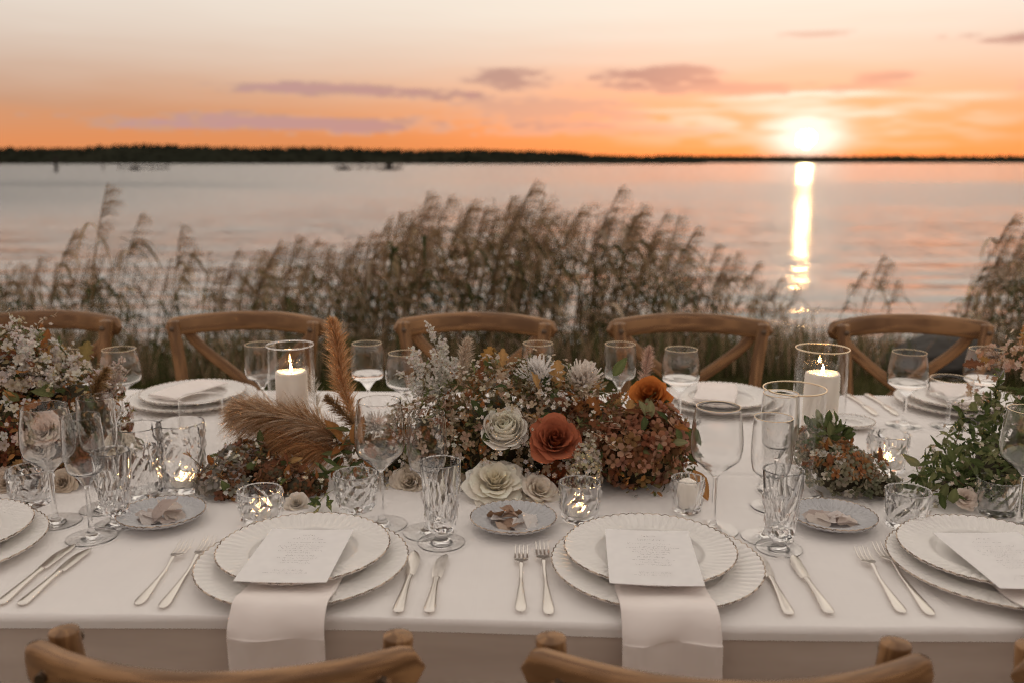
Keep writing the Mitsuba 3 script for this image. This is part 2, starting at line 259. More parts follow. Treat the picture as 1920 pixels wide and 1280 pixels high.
# ------------------------------------------------------------------ reeds
def ribbon(p, w, side, col, tip=.08):
    """A tapering leaf strip along the points."""
    p = np.asarray(p, float); n = len(p); t = np.linspace(0, 1, n); ww = w * np.maximum(np.minimum(1, .45 + t * 2.2) * (1 - t) ** .6, tip)
    side = norm(np.broadcast_to(side, p.shape)); v = np.stack([p - side * ww[:, None], p + side * ww[:, None]], 1).reshape(-1, 3)
    i = np.arange(n - 1) * 2; f = np.vstack([np.stack([i, i + 1, i + 3], 1), np.stack([i, i + 3, i + 2], 1)])
    return v, f, np.repeat(np.asarray(col, float)[None], len(v), 0)
REED = [(.29, .215, .12), (.55, .42, .27), (.12, .135, .055), (.075, .092, .036), (.78, .63, .48)]
def reed(h, lean, strands, leaves, seed, shaft=True):
    """One reed: (stem, leaves, plume) as (v, f, c); all lean downwind, to the right."""
    r = np.random.default_rng(seed); t = np.linspace(0, 1, 9)[:, None]
    axis = np.hstack([lean * h * t**2.2, .05 * h * (r.random() - .5) * t**2, h * t]); at_ = lambda s: np.array([np.interp(s, t[:, 0], axis[:, i]) for i in range(3)])
    st, _ = sweep(axis, np.linspace(.006, .0024, 9), np.linspace(.006, .0024, 9), up=(0, 1, 0), sides=4, caps=False)
    stem = (st.vertices, st.faces, np.repeat(np.array([REED[seed % 2]]) * .8, len(st.vertices), 0))
    lv = []
    for i in range(leaves):
        s = r.uniform(.12, .84); b = at_(s); L = r.uniform(.22, .42); a = r.normal(0, 1.1); d = np.array([math.cos(a) * .75 + .25, math.sin(a), 0])
        q = np.linspace(0, 1, 6)[:, None]; pts = b + d * L * q * .75 + np.array([0, 0, 1]) * (L * (.75 * q - 1.15 * q**2)); lv.append(ribbon(pts, r.uniform(.010, .023), np.cross(d, [0, 0, 1.0]) + r.normal(0, .25, 3), np.array(REED[r.integers(0, 5)]) * r.uniform(.7, 1.2)))
    pl = []
    for i in range(strands):
        s = r.uniform(.74, 1.0); b = at_(s); f = (1 - s) / .26; L = .025 + .085 * f**.7 * (1.1 - f) * 2.2; d = norm(np.array([.55 + r.normal(0, .25), r.normal(0, .4), .75 - .35 * f]))
        q = np.array([0, .5, 1.0])[:, None]; pl.append(ribbon(b + d * L * q + np.array([.35, 0, -.55]) * L * q**2, r.uniform(.0028, .0055), rdir_(r), np.array((.36, .25, .16)) * r.uniform(.4, 1.6), .3))
    return stem, join(*lv), join(*pl)
def rdir_(r): return norm(r.normal(size=3))
def bank(x, y): return float(shore_z(np.array([x]), np.array([y]))[0])
kinds = [reed(1.0, .16, 70, 7, 11), reed(1.0, .22, 80, 6, 12), reed(1.0, .11, 60, 8, 13), reed(1.0, .28, 70, 7, 14)]
kply = [[cply(q, 'mat_reed') for q in kd] for kd in kinds]
tops = [(-3.034, 6.4, 1.229), (-3.518, 8.0, 0.936), (-2.739, 6.9, 0.925), (-3.571, 6.9, 0.874), (-4.255, 7.6, 0.596), (-3.88, 6.7, 0.628), (-3.641, 6.7, 0.649), (-2.726, 7.1, 0.715), (-2.293, 6.4, 0.647), (-2.143, 6.4, 0.769), (-2.449, 8.0, 0.618), (-1.985, 6.9, 0.788), (-1.839, 6.9, 0.837), (-1.869, 7.6, 0.747), (-1.57, 6.7, 0.767), (-1.329, 6.7, 0.834), (-1.301, 7.1, 0.856), (-1.077, 6.4, 0.953), (-0.981, 6.4, 1.046), (-1.11, 8.0, 0.894), (-0.832, 6.9, 1.168), (-0.671, 6.9, 1.128), (-0.652, 7.6, 0.985), (-0.476, 6.7, 1.109), (-0.379, 6.7, 1.07), (-0.319, 7.1, 0.982), (-0.194, 6.4, 1.158), (-0.027, 6.4, 1.249), (0.037, 8.0, 1.034), (0.133, 6.9, 1.002), (0.254, 6.9, 0.962), (0.367, 7.6, 1.03), (0.442, 6.7, 0.936), (0.592, 6.7, 1.206), (0.735, 7.1, 1.0), (0.735, 6.4, 1.085), (0.814, 6.4, 0.919), (1.105, 8.0, 0.953), (1.054, 6.9, 0.996), (1.197, 6.9, 0.904), (1.478, 7.6, 0.724), (1.385, 6.7, 0.704), (1.461, 6.7, 0.743), (1.717, 7.1, 0.623), (1.632, 6.4, 0.509), (1.702, 6.4, 0.585), (2.27, 8.0, 0.34), (2.471, 6.9, 0.586), (2.582, 6.9, 0.695), (2.914, 7.6, 0.573), (2.637, 6.7, 0.543), (3.453, 6.7, 1.018), (3.714, 7.1, 0.867), (3.26, 6.4, 0.888), (3.209, 6.4, 0.74), (4.249, 8.0, 0.628)]
named = {0: 'tallest single reed on the far left, standing clear of the others', 1: 'second tall reed from the left, its plume bent to the right', 2: 'third tall reed from the left, shorter with a drooping plume', 27: 'tallest reed in the middle of the reed bed', 33: 'tall reed right of the middle, above the fourth far chair', 48: 'lone tall reed in the open gap near the sun glitter', 51: 'tall reed at the right picture edge'}
order = np.argsort([-b for a, b, c in tops])
for i, (x, y, zt) in enumerate(tops):
    zb = bank(x, y); h = zt - zb; kd = i % 4
    if i in named: k = thing('reed', named[i], 'reed')
    else: k = thing('reed', 'tall brown reed with a feathery plume standing in the reed bed along the shore', 'reed', 'tall plumed reeds of the shore reed bed')
    m = trs(x - (.16, .22, .11, .28)[kd] * h, y, zb, 0, (h, h, h))
    part(k, 'stem', kply[kd][0], m); part(k, 'foliage', kply[kd][1], m); part(k, 'plume', kply[kd][2], m)
# the mass of reeds between them
mass = []
lo = [reed(1.0, l, 22, 9, 40 + i) for i, l in enumerate((.10, .16, .2, .26, .14, .3))]
env = np.array([(-0.850, 0.1036, 0.90), (-0.666, 0.1031, 0.90), (-0.605, 0.1017, 0.90), (-0.544, 0.0997, 0.85), (-0.494, 0.0859, 0.65), (-0.449, 0.0875, 0.60), (-0.423, 0.0952, 0.30), (-0.381, 0.1010, 0.26), (-0.359, 0.0962, 0.75), (-0.314, 0.0901, 0.95), (-0.266, 0.0871, 0.95), (-0.219, 0.0869, 0.95), (-0.183, 0.0780, 1.00), (-0.158, 0.0500, 1.00), (-0.123, 0.0418, 1.00), (-0.065, 0.0418, 1.00), (-0.012, 0.0325, 1.00), (0.023, 0.0543, 1.00), (0.080, 0.0359, 1.00), (0.121, 0.0542, 1.00), (0.169, 0.0772, 0.95), (0.228, 0.1121, 0.90), (0.288, 0.1473, 0.70), (0.325, 0.1662, 0.40), (0.346, 0.1382, 0.22), (0.367, 0.1146, 0.30), (0.399, 0.1468, 0.20), (0.419, 0.1735, 0.05), (0.462, 0.1733, 0.08), (0.473, 0.1377, 0.50), (0.497, 0.0851, 0.95), (0.524, 0.0718, 1.00), (0.653, 0.0647, 1.00)])
for i in range(880):
    y = rng.uniform(6.1, 8.9); x = rng.uniform(-5.2, 5.6)
    w = np.interp(x / y, env[:, 0], env[:, 1]); dens = np.interp(x / y, env[:, 0], env[:, 2])
    if rng.random() > dens: continue
    zt = 1.377 - w * y - abs(rng.normal(0, .24)) * (1 if rng.random() < .65 else 2.2); zb = bank(x, y); h = zt - zb
    if h < .25: continue
    R = aim(np.array([[0, 0, 1.0]]), np.array([[math.cos(j := rng.normal(-1.57, .5)), math.sin(j), 0]]))[0] @ np.array([[1, 0, 0], [0, 0, 1], [0, -1, 0]])
    kd = lo[rng.integers(0, 6)]; tint = rng.uniform(.65, 1.25) * np.array([1, rng.uniform(.92, 1.06), 1])
    for v, f, c in kd: mass.append(((v * [h * .9, h * .9, h]) @ trs(rz=rng.normal(0, .6))[:3, :3].T + [x - .15 * h, y, zb], f, np.clip(c * tint, 0, 1)))
put('reed_bed', cply(join(*mass), 'mat_reed')); labels['reed_bed'] = {'label': 'dense brown reed bed along the lake shore behind the chairs', 'kind': 'stuff'}
# low weeds and grass
def blades(n, x0, x1, y0, y1, hmin, hmax, w, cols, keep=None):
    x, y = rng.uniform(x0, x1, n), rng.uniform(y0, y1, n)
    if keep is not None: ok = keep(x, y); x, y = x[ok], y[ok]; n = len(x)
    h = rng.uniform(hmin, hmax, n); tv, tf, _ = ribbon(np.array([(0, 0, 0), (0, .06, .4), (0, .2, .75), (0, .42, 1.0)]), 1, (1, 0, 0), (1, 1, 1))
    a = rng.uniform(0, 6.28, n); mats = np.zeros((n, 3, 3)); c, q = np.cos(a), np.sin(a)
    mats[:, 0, 0], mats[:, 1, 0], mats[:, 0, 1], mats[:, 1, 1], mats[:, 2, 2] = c * w, q * w, -q * h, c * h, h
    return scatter(tv, tf, mats, np.stack([x, y, shore_z(x, y) - .01], -1), pick(cols, n, .3))
put('grass', cply(blades(42000, -5, 5, 3.0, 6.8, .03, .10, .0035, [(.06, .075, .02), (.09, .095, .03), (.14, .12, .05), (.045, .055, .02)]), 'mat_leaf')); labels['grass'] = {'label': 'short rough grass of the lawn behind the table', 'kind': 'stuff'}
put('weeds', cply(blades(13000, -5.5, 5.5, 5.7, 7.6, .12, .42, .008, [(.13, .13, .06), (.21, .16, .09), (.34, .24, .15), (.09, .10, .04), (.44, .32, .22)], lambda x, y: rng.random(len(x)) < np.interp(x / y, env[:, 0], .35 + .65 * env[:, 2])), 'mat_leaf')); labels['weeds'] = {'label': 'tangled low weeds at the foot of the reeds', 'kind': 'stuff'}
# ------------------------------------------------------------------ chairs
TOP = 0.75
def make_chair_parts():
    """Cross-back chair facing +y, origin on the ground under the seat: list of (part name, ply)."""
    P = []
    t = np.linspace(-1, 1, 41); W, Z = .232, .800
    end = np.clip((1 - np.abs(t)) / .10, 0, 1); rnd = np.sqrt(np.clip(1 - (1 - end) ** 2, .0, 1))
    path = np.stack([W * t, -.226 - .090 * (1 - t**2), Z + .009 * (1 - t**2) - .004], -1)
    m, uv = sweep(path, .0125 * (.55 + .45 * rnd), .0285 * np.maximum(rnd, .08) * (1 - .05 * t**2), sides=18, power=3.2)
    P.append(('top_rail', mikit.ply(m, 'mat_wood', smooth=True, uv=uv)))
    for s in (-1, 1):
        p = curve([(s * .165, -.205, .0), (s * .172, -.178, .44), (s * .184, -.198, .66), (s * .199, -.205, .795), (s * .201, -.206, .822)], 26)
        r = np.interp(np.linspace(0, 1, 26), [0, .5, .9, .97, 1], [.015, .0178, .0180, .0172, .008])
        P.append(('post', bar(p, r, r * .85, 'mat_wood', up=(0, 1, 0), sides=14)))
    for s in (-1, 1):                                    # crossing braces: bolted to the back of the rail, down to the other post
        p = curve([(s * .196, -.266, .803), (s * .150, -.268, .735), (s * .0, -.262 + s * .007, .615), (-s * .165, -.20, .492)], 30)
        h = np.interp(np.linspace(0, 1, 30), [0, .03, .1, 1], [.008, .0155, .0165, .0165])
        P.append(('cross_brace', bar(p, h, .0062, 'mat_wood', up=(0, 1, .12), sides=12, power=3.5)))
    for s in (-1, 1):
        m = trimesh.creation.cylinder(.0062, .02, sections=14); m.apply_transform(trimesh.transformations.rotation_matrix(math.pi / 2, (1, 0, 0))); m.apply_translation((s * .192, -.268, .80))
        P.append(('bolt', mikit.ply(m, 'mat_bolt', smooth=30)))
        m = trimesh.creation.icosphere(2, .0075); m.apply_scale((1, .55, 1)); m.apply_translation((s * .197, -.1835, .80))
        P.append(('screw_cap', mikit.ply(m, 'mat_bolt', smooth=True)))
    a = np.linspace(0, 2 * np.pi, 49)[:-1]; sx, sy = .205 * np.sign(np.cos(a)) * np.abs(np.cos(a)) ** .7, .20 * np.sign(np.sin(a)) * np.abs(np.sin(a)) ** .7
    ring = np.stack([sx, sy, 0 * a + .445], -1); ring = np.vstack([ring, ring[:2]])
    P.append(('seat_frame', bar(ring, .020, .016, 'mat_wood', sides=10, power=3, caps=False)))
    P.append(('seat', mikit.ply(trimesh.creation.extrude_polygon(shapely.Polygon(np.stack([sx, sy], -1) * .95), .016).apply_translation((0, 0, .441)), 'mat_rattan')))
    for s in (-1, 1): P.append(('leg', bar(curve([(s * .19, .19, 0), (s * .182, .178, .25), (s * .176, .170, .445)], 10), np.linspace(.013, .018, 10), np.linspace(.013, .018, 10), 'mat_wood', up=(0, 1, 0))))
    for s in (-1, 1): P.append(('stretcher', bar([(s * .186, .184, .20), (s * .178, 0, .20), (s * .170, -.19, .20)], .009, .009, 'mat_wood')))
    P.append(('stretcher', bar([(-.18, 0, .205), (0, 0, .205), (.18, 0, .205)], .009, .009, 'mat_wood', up=(0, 1, 0))))
    return P
CHAIR = make_chair_parts()
def chair(x, y, rz, s, label, group):
    k = thing('dining_chair', label, 'chair', group)
    for n, p in CHAIR: part(k, n, p, trs(x, y, 0, rz, s))
FARC, NEARC = 'cross-back chairs on the far side of the table', 'cross-back chairs on the near side of the table'
for x, lab in ((-1.575, 'leftmost wooden cross-back chair on the far side, behind the tall left flowers'), (-.926, 'wooden cross-back chair on the far side, second from left, behind the left pillar candle'), (-.206, 'wooden cross-back chair on the far side, behind the middle of the flower centrepiece'),
               (.470, 'wooden cross-back chair on the far side, behind the orange rose and two wine glasses'), (1.160, 'rightmost wooden cross-back chair on the far side, in front of open water')):
    chair(x, 2.56 + .02 * math.sin(9 * x), math.pi + .03 * math.sin(7 * x), (1.10, 1.08, 1.085), lab, FARC)
for x, lab in ((-.358, 'wooden cross-back chair at the bottom left, in front of the near left napkin'), (.204, 'wooden cross-back chair at the bottom centre right, in front of the middle napkin'), (.742, 'wooden cross-back chair cut off at the bottom right corner')):
    chair(x + .006, 1.152, 0, (.965, 1.0, 1.036), lab, NEARC)

# ------------------------------------------------------------------ table and cloth
Y0, Y1, X0, X1 = 1.168, 2.456, -2.6, 2.6
k = thing('dining_table', 'long banquet table under the white tablecloth', 'table')
part(k, 'tabletop', mikit.ply(trimesh.creation.box((X1 - X0 - .02, Y1 - Y0 - .02, .03)).apply_translation(((X0 + X1) / 2, (Y0 + Y1) / 2, TOP - .022)), 'mat_wood', smooth=False))
for x in (X0 + .1, 0, X1 - .1):
    for y in (Y0 + .14, Y1 - .14): part(k, 'leg', mikit.ply(trimesh.creation.box((.05, .05, TOP - .037)), 'mat_wood'), trs(x, y, (TOP - .037) / 2))
def drape(s, seed=0):
    """Cloth along the profile s of (y, z): fine creases on top, folds where it hangs."""
    s = np.array(s); x = np.linspace(X0, X1, 560); X, Y = np.meshgrid(x, s[:, 0]); Z = np.repeat(s[:, 1:], len(x), 1)
    drp = np.clip((TOP - .012 - Z) / .4, 0, 2); sgn = np.where(Y > 1.8, 1, -1)
    fold = np.sin(X * 9 + 1.7 * np.sin(X * 2.3)) * .5 + .8 * (meshkit.fbm(np.stack([X * 5, Z * 2.2, sgn * 3.0], -1), 3) - .5)
    sag = np.clip(np.abs(Y - 1.812) / .648, 0, 1) ** 40
    Y = Y + sgn * (drp * (.012 + .040 * fold) + sag * .0060 * np.sin(X * 3.1 + 2 * np.sin(X * 1.1)))
    top = Z > TOP - .001
    Z = Z - top * (.0085 * np.abs(meshkit.fbm(np.stack([X * 6 + .7 * Y, Y * 4, 0 * X], -1), 4) - .5) + .003 * np.exp(-((X - .62 + .02 * np.sin(Y * 6)) / .006) ** 2) + .003 * np.exp(-((X + .18 + .015 * np.sin(Y * 5)) / .006) ** 2) + .0024 * np.exp(-((Y - 1.80 + .012 * np.sin(X * 4)) / .006) ** 2) + .0014 * meshkit.fbm(np.stack([X * 30, Y * 24, 0 * X], -1), 2) + .0012 * np.clip(1 - np.abs((X - 1.1 * Y + .95 + .1 * np.sin(Y * 9)) / .02), 0, 1))
    return tm(np.stack([X, Y, Z], -1), grid_faces(len(s), len(x))[:, ::-1])
r_, q_ = .011, np.linspace(0, np.pi / 2, 8)
s = [(Y1 + .004, TOP - .020), (Y1 + .004, TOP - r_)] + [(Y1 - r_ + .004 + r_ * math.cos(q), TOP - r_ + r_ * math.sin(q)) for q in q_[1:]] + [(y, TOP) for y in np.linspace(Y1 - r_, Y0 + r_, 170)[1:-1]] + [(Y0 + r_ - .004 - r_ * math.sin(q), TOP - r_ + r_ * math.cos(q)) for q in q_] + [(Y0 - .004, TOP - .020)]
k = thing('tablecloth', 'white linen tablecloth covering the long table top', 'tablecloth'); put(k, mikit.ply(drape(s), 'mat_linen', smooth=True))
k = thing('table_skirt', 'beige linen skirt hanging below the front edge of the white tablecloth', 'table skirt')
part(k, 'front', mikit.ply(drape([(Y0 - .0025, z) for z in np.linspace(TOP - .012, .06, 34)]), 'mat_skirt', smooth=True)); part(k, 'back', mikit.ply(drape([(Y1 + .0025, z) for z in np.linspace(TOP - .012, .06, 34)]), 'mat_skirt', smooth=True))

# ------------------------------------------------------------------ plates
def plate_mesh(R, flutes, h, foot=.55, well=.60):
    pr = [(0, .004), (foot * R * .6, .0038), (foot * R, .0042), (well * R, .0062), (well * R * 1.06, .0105), (.74 * R, h * .62), (.83 * R, h * .76), (.91 * R, h * .88), (.965 * R, h * .97), (.992 * R, h), (R, h - .0012), (.992 * R, h - .0034), (.90 * R, h * .84 - .004), (.74 * R, h * .58 - .0035), (well * R * 1.05, .004), (well * R, .0008), (foot * R, 0), (0, .001)]
    p = np.array(pr); t = np.r_[np.linspace(0, 17, 52)]; p = np.stack([np.interp(t, np.arange(18), p[:, i]) for i in (0, 1)], -1)
    def rip(r, z, a):
        w = np.clip((r / R - well * 1.04) / (1 - well * 1.04), 0, 1) ** .6
        c = np.cos(a * flutes)
        return r * (1 + .0045 * np.cos(a * flutes) * np.clip((r / R - .85) / .15, 0, 1)), z + w * (.0021 * (np.abs(np.cos(a * flutes / 2)) ** .7) - .0012)
    return lathe(p, flutes * 8, rip)
def edge_ring(R, flutes, z, rad, pert=.0045):
    a = np.linspace(0, 2 * np.pi, flutes * 8 + 1); r = R * (1 + pert * np.cos(a * flutes)) - .0005
    p = np.stack([r * np.cos(a), r * np.sin(a), z + .0021 * np.abs(np.cos(a * flutes / 2)) ** .7 - .0012], -1); m, _ = sweep(p, rad, rad, sides=6, caps=False)
    return m
def plate_set(R, fl, h, mat='mat_porcelain', er=.0011, **kw): return (('dish', mikit.ply(plate_mesh(R, fl, h, **kw), mat, smooth=True)), ('edge_band', mikit.ply(edge_ring(R, fl, h - .0004, er), 'mat_edge', smooth=True)))
CHARGER, PLATE, SAUCER, BUTTER = plate_set(.1645, 62, .0175), plate_set(.136, 56, .0175), plate_set(.0755, 36, .021, 'mat_blue_porcelain', .0010, foot=.45, well=.5), plate_set(.056, 30, .016, 'mat_porcelain', .001, foot=.45, well=.5)
def plate(kind, name, x, y, z, label, cat='plate', group=None, rz=0., tilt=0.0):
    k = thing(name, label, cat, group)
    for n, p in kind: part(k, n, p, trs(x, y, z, rz, 1.0, tilt))
    return k
def menu(k, x, y, z, w, l, rz, tilt, seed):
    """A printed card: paper and two columns' worth of unreadable small lines in dark ink."""
    r = np.random.default_rng(seed); nx, ny = 8, 12
    X, Y = np.meshgrid(np.linspace(-w / 2, w / 2, nx), np.linspace(-l / 2, l / 2, ny)); Z = .0035 * (Y / l * 2) ** 2 * np.sign(Y) * .4 + .0016 * (X / w * 2) ** 2
    zz = lambda a, b: .0035 * (b / l * 2) ** 2 * np.sign(b) * .4 + .0016 * (a / w * 2) ** 2
    top = np.stack([X, Y, Z + .0006], -1).reshape(-1, 3); n = len(top); f = grid_faces(ny, nx)
    edge = np.r_[np.arange(nx), np.arange(1, ny) * nx + nx - 1, (ny - 1) * nx + np.arange(nx - 2, -1, -1), np.arange(ny - 2, 0, -1) * nx]; e2 = np.roll(edge, -1)
    F = np.vstack([f, f[:, ::-1] + n, np.stack([edge, edge + n, e2 + n], 1), np.stack([edge, e2 + n, e2], 1)])
    m = trs(x, y, z, rz, 1.0, tilt); part(k, 'card', mikit.ply(tm(np.vstack([top, top - [0, 0, .0007]]), F), 'mat_paper', smooth=20), m)
    V, Fs = [], []
    rows = [(.38, .012, .0042, 1), (.31, .024, .0042, 1), (.235, .034, .0022, 0), (.185, .020, .0022, 0), (.15, .040, .0020, 0), (.115, .030, .0020, 0), (.07, .034, .0022, 0), (.03, .018, .0022, 0), (-.025, .022, .0030, 1), (-.075, .032, .0020, 0), (-.12, .022, .0020, 0), (-.165, .026, .0022, 0), (-.30, .024, .0034, 1), (-.345, .032, .0020, 0)]
    for v, half, hgt, script in rows:
        a = -half * r.uniform(.8, 1.1)
        while a < half:
            wd = r.uniform(.003, .009); s = np.linspace(0, 1, max(5, int(wd / .0009)))
            px = a + wd * s; py = v * l + hgt * (.5 * np.sin(s * wd / .0016 * 3.1 + r.uniform(0, 6)) + r.normal(0, .22, len(s)) + (.5 * (r.random(len(s)) < .12)))
            t = .00024 * (1.4 if script else 1); pa = np.stack([px, py - t, zz(px, py) + .0009], -1); pb = np.stack([px, py + t, zz(px, py) + .0009], -1)
            base = sum(len(q) for q in V); V.append(np.stack([pa, pb], 1).reshape(-1, 3)); i = np.arange(len(s) - 1) * 2 + base; Fs.append(np.vstack([np.stack([i, i + 2, i + 3], 1), np.stack([i, i + 3, i + 1], 1)]))
            a += wd + r.uniform(.0012, .003)
    part(k, 'lettering', mikit.ply(tm(np.vstack(V), np.vstack(Fs)), 'mat_ink'), m)
def napkin(x, w, y_in, z_in, drop, seed, skew=0.0):
    """A folded strip: under the plate, over the charger's rim and the table edge, then hanging."""
    p = curve([(0, y_in, z_in), (0, 1.235, z_in + .001), (0, 1.175, .774), (0, 1.150, .768), (0, 1.1325, .742), (0, 1.130, .70), (0, 1.129, TOP - drop)], 50)
    s = np.linspace(-1, 1, 17); t = np.linspace(0, 1, 50)[:, None]
    X = x + skew * (t - .2) + s[None] * w / 2 * (1 + .03 * t); Y = np.repeat(p[:, 1:2], 17, 1); Z = np.repeat(p[:, 2:], 17, 1)
    wv = meshkit.fbm(np.stack([X * 14, t * 4 + 0 * X, 0 * X + seed], -1), 2) - .5; hang = np.clip((t - .35) / .3, 0, 1)
    Y = Y - hang * (.018 * wv + .005 * np.sin(s[None] * 4 + 3 * t + seed)); Z = Z + (1 - hang) * .0016 * wv + .0006 * (np.abs(np.abs(s[None]) - .93) < .03)
    v = np.stack([X, Y, Z], -1)
    def sheet_(o): return v + np.array([0, o, 0]) * hang[..., None] + np.array([0, 0, -o]) * (1 - hang[..., None])
    A, B = sheet_(-.0014), sheet_(.0014); f = grid_faces(50, 17); n = 50 * 17
    e = np.r_[np.arange(17), np.arange(1, 50) * 17 + 16, 49 * 17 + np.arange(15, -1, -1), np.arange(48, 0, -1) * 17]; e2 = np.roll(e, -1)
    return tm(np.vstack([A.reshape(-1, 3), B.reshape(-1, 3)]), np.vstack([f, f[:, ::-1] + n, np.stack([e, e + n, e2 + n], 1), np.stack([e, e2 + n, e2], 1)]))
WHERE = ['at the left picture edge', 'at the near left setting', 'at the near middle setting', 'at the near right setting']
for i, (x, y, px, py) in enumerate(((-.985, 1.368, -.992, 1.395), (-.368, 1.322, -.372, 1.345), (.187, 1.332, .179, 1.357), (.722, 1.346, .716, 1.368))):
    plate(CHARGER, 'charger_plate', x, y, TOP + .0005, f'large fluted white charger plate {WHERE[i]}, under a smaller plate', group='fluted charger plates', rz=i * .7)
    plate(PLATE, 'dinner_plate', px, py, TOP + .0125, f'smaller fluted white plate lying on the charger {WHERE[i]}', group='fluted dinner plates', rz=i * .4)
for i, (cx, cy, w, l, rz, tx) in enumerate(((-.371, 1.302, .136, .194, .0, -.369), (.176, 1.312, .136, .2, -.04, .181), (.722, 1.318, .14, .2, .05, .735))):
    k = thing('menu_card', f'white printed menu card on the plate {WHERE[i + 1]}', 'menu card', 'menu cards on plates'); menu(k, cx, cy, TOP + .0325, w, l, rz, -.02, 70 + i)
    k = thing('napkin', f'folded blush napkin hanging over the table edge {WHERE[i + 1]}', 'napkin', 'folded napkins'); put(k, mikit.ply(napkin((-.360, .182, .742)[i], .132, 1.33, TOP + .0128, (.34, .34, .34)[i], i + 1, (.004, .003, .0)[i]), 'mat_napkin', smooth=True))
for i, (x, y, lab) in enumerate(((-.921, 2.325, 'beside the left pillar candle'), (.482, 2.335, 'right of the orange rose'), (1.109, 2.335, 'in front of the rightmost far chair'))):
    plate(CHARGER, 'charger_plate', x, y, TOP + .0005, f'large white charger plate on the far side, {lab}', group='far charger plates')
    plate(PLATE, 'dinner_plate', x, y, TOP + .0125, f'smaller white plate stacked on the far charger {lab}', group='far dinner plates', rz=.5)
    k = thing('napkin', f'folded pale napkin on the far plate {lab}', 'napkin', 'far napkins')
    m, _ = sweep(curve([(-.05, -.085, 0), (-.01, 0, .004), (.02, .09, 0)], 14), .052, .0035, sides=16, power=4); put(k, mikit.ply(m, 'mat_napkin', smooth=40), trs(x, y, TOP + .034, .15 * i))
SX = [plate(SAUCER, 'saucer', *p, TOP + .0005, l, 'saucer', 'blue grey saucers with petals', rz=q) for p, l, q in (((-.668, 1.502), 'blue grey fluted saucer with petals, left of the left fork pair', .1), ((-.042, 1.497), 'fluted saucer with dried petals, in front of the white roses', .9), ((.520, 1.524), 'blue grey fluted saucer with dried petals at the right, beside the crystal goblet', 1.7))]
plate(BUTTER, 'side_plate', .758, 2.14, TOP + .0005, 'small white side plate behind the right candle, near the far knives', 'saucer')

# ------------------------------------------------------------------ cutlery
def fork_parts(L):
    yz = lambda y: .0022 + .007 * np.clip(1 - np.abs((y / L - .68) / .2), 0, 1) ** 1.5 + .0012 * np.clip(y / L - .9, 0, 1) * 60
    y = np.linspace(0, L * .72, 40); u = y / (L * .72)
    hw = np.interp(u, [0, .03, .10, .25, .55, .85, 1], [.002, .0072, .0086, .0068, .0034, .0027, .0036]); ht = np.interp(u, [0, .05, .3, .7, 1], [.0008, .0017, .0017, .0020, .0012])
    H, _ = sweep(np.stack([0 * y, y, yz(y)], -1), hw, ht, sides=14)
    y = np.linspace(L * .71, L * .795, 14); u = np.linspace(0, 1, 14)
    N, _ = sweep(np.stack([0 * y, y, yz(y)], -1), np.interp(u, [0, .3, .6, 1], [.0034, .0075, .0108, .0116]), .0009, sides=14, power=3)
    tines = []
    for q in (-.0096, -.0032, .0032, .0096):
        y = np.linspace(L * .79, L, 14); u = np.linspace(0, 1, 14)
        t, _ = sweep(np.stack([q * (1 + .05 * u), y, yz(y) + .0016 * np.sin(u * 3)], -1), np.interp(u, [0, .8, 1], [.0019, .0014, .0006]), np.interp(u, [0, 1], [.0009, .0006]), sides=8); tines.append(t)
    return [('handle', mikit.ply(H, 'mat_silver', smooth=True)), ('head', mikit.ply(N, 'mat_silver', smooth=True))] + [('tine', mikit.ply(t, 'mat_silver', smooth=True)) for t in tines]
def knife_parts(L):
    y = np.linspace(0, L * .56, 36); u = y / (L * .56)
    H, _ = sweep(np.stack([0 * y, y, .0034 + 0 * y], -1), np.interp(u, [0, .03, .12, .5, .85, 1], [.003, .0078, .0088, .0062, .0046, .0056]), np.interp(u, [0, .04, .5, 1], [.0014, .0030, .0034, .0028]), sides=14)
    y = np.linspace(L * .55, L, 34); u = np.linspace(0, 1, 34)
    hw = np.interp(u, [0, .06, .45, .75, .92, 1], [.0052, .0078, .0098, .0092, .0055, .0008]); off = np.interp(u, [0, .6, 1], [0, .0008, .0066])
    B, _ = sweep(np.stack([off, y, .0032 - .0008 * u], -1), hw, .00095 * (1 - .4 * u), sides=12, power=1.5)
    return [('handle', mikit.ply(H, 'mat_silver', smooth=True)), ('blade', mikit.ply(B, 'mat_silver', smooth=35))]
FORK, FORK2, KNIFE, KNIFE2 = fork_parts(.214), fork_parts(.240), knife_parts(.212), knife_parts(.198)
def cutlery(kind, name, x, y, rz, label, cat, group, mirror=False, z=TOP + .0005):
    k = thing(name, label, cat, group)
    for n, p in kind: part(k, n, p, trs(x, y, z, rz, (-1 if mirror else 1, 1, 1)))
for kd, x, y, rz, lab in ((FORK, -.576, 1.192, .045, 'left fork of the pair left of the near left setting'), (FORK2, -.537, 1.183, .06, 'right fork of the pair left of the near left setting'), (FORK, -.023, 1.188, .015, 'left fork of the pair left of the near middle setting'),
                          (FORK2, .017, 1.181, .04, 'right fork of the pair left of the near middle setting'), (FORK, .518, 1.200, -.06, 'left fork of the pair left of the near right setting'), (FORK2, .556, 1.194, -.045, 'right fork of the pair left of the near right setting')):
    cutlery(kd, 'dinner_fork', x, y, rz, 'silver ' + lab, 'fork', 'silver forks')
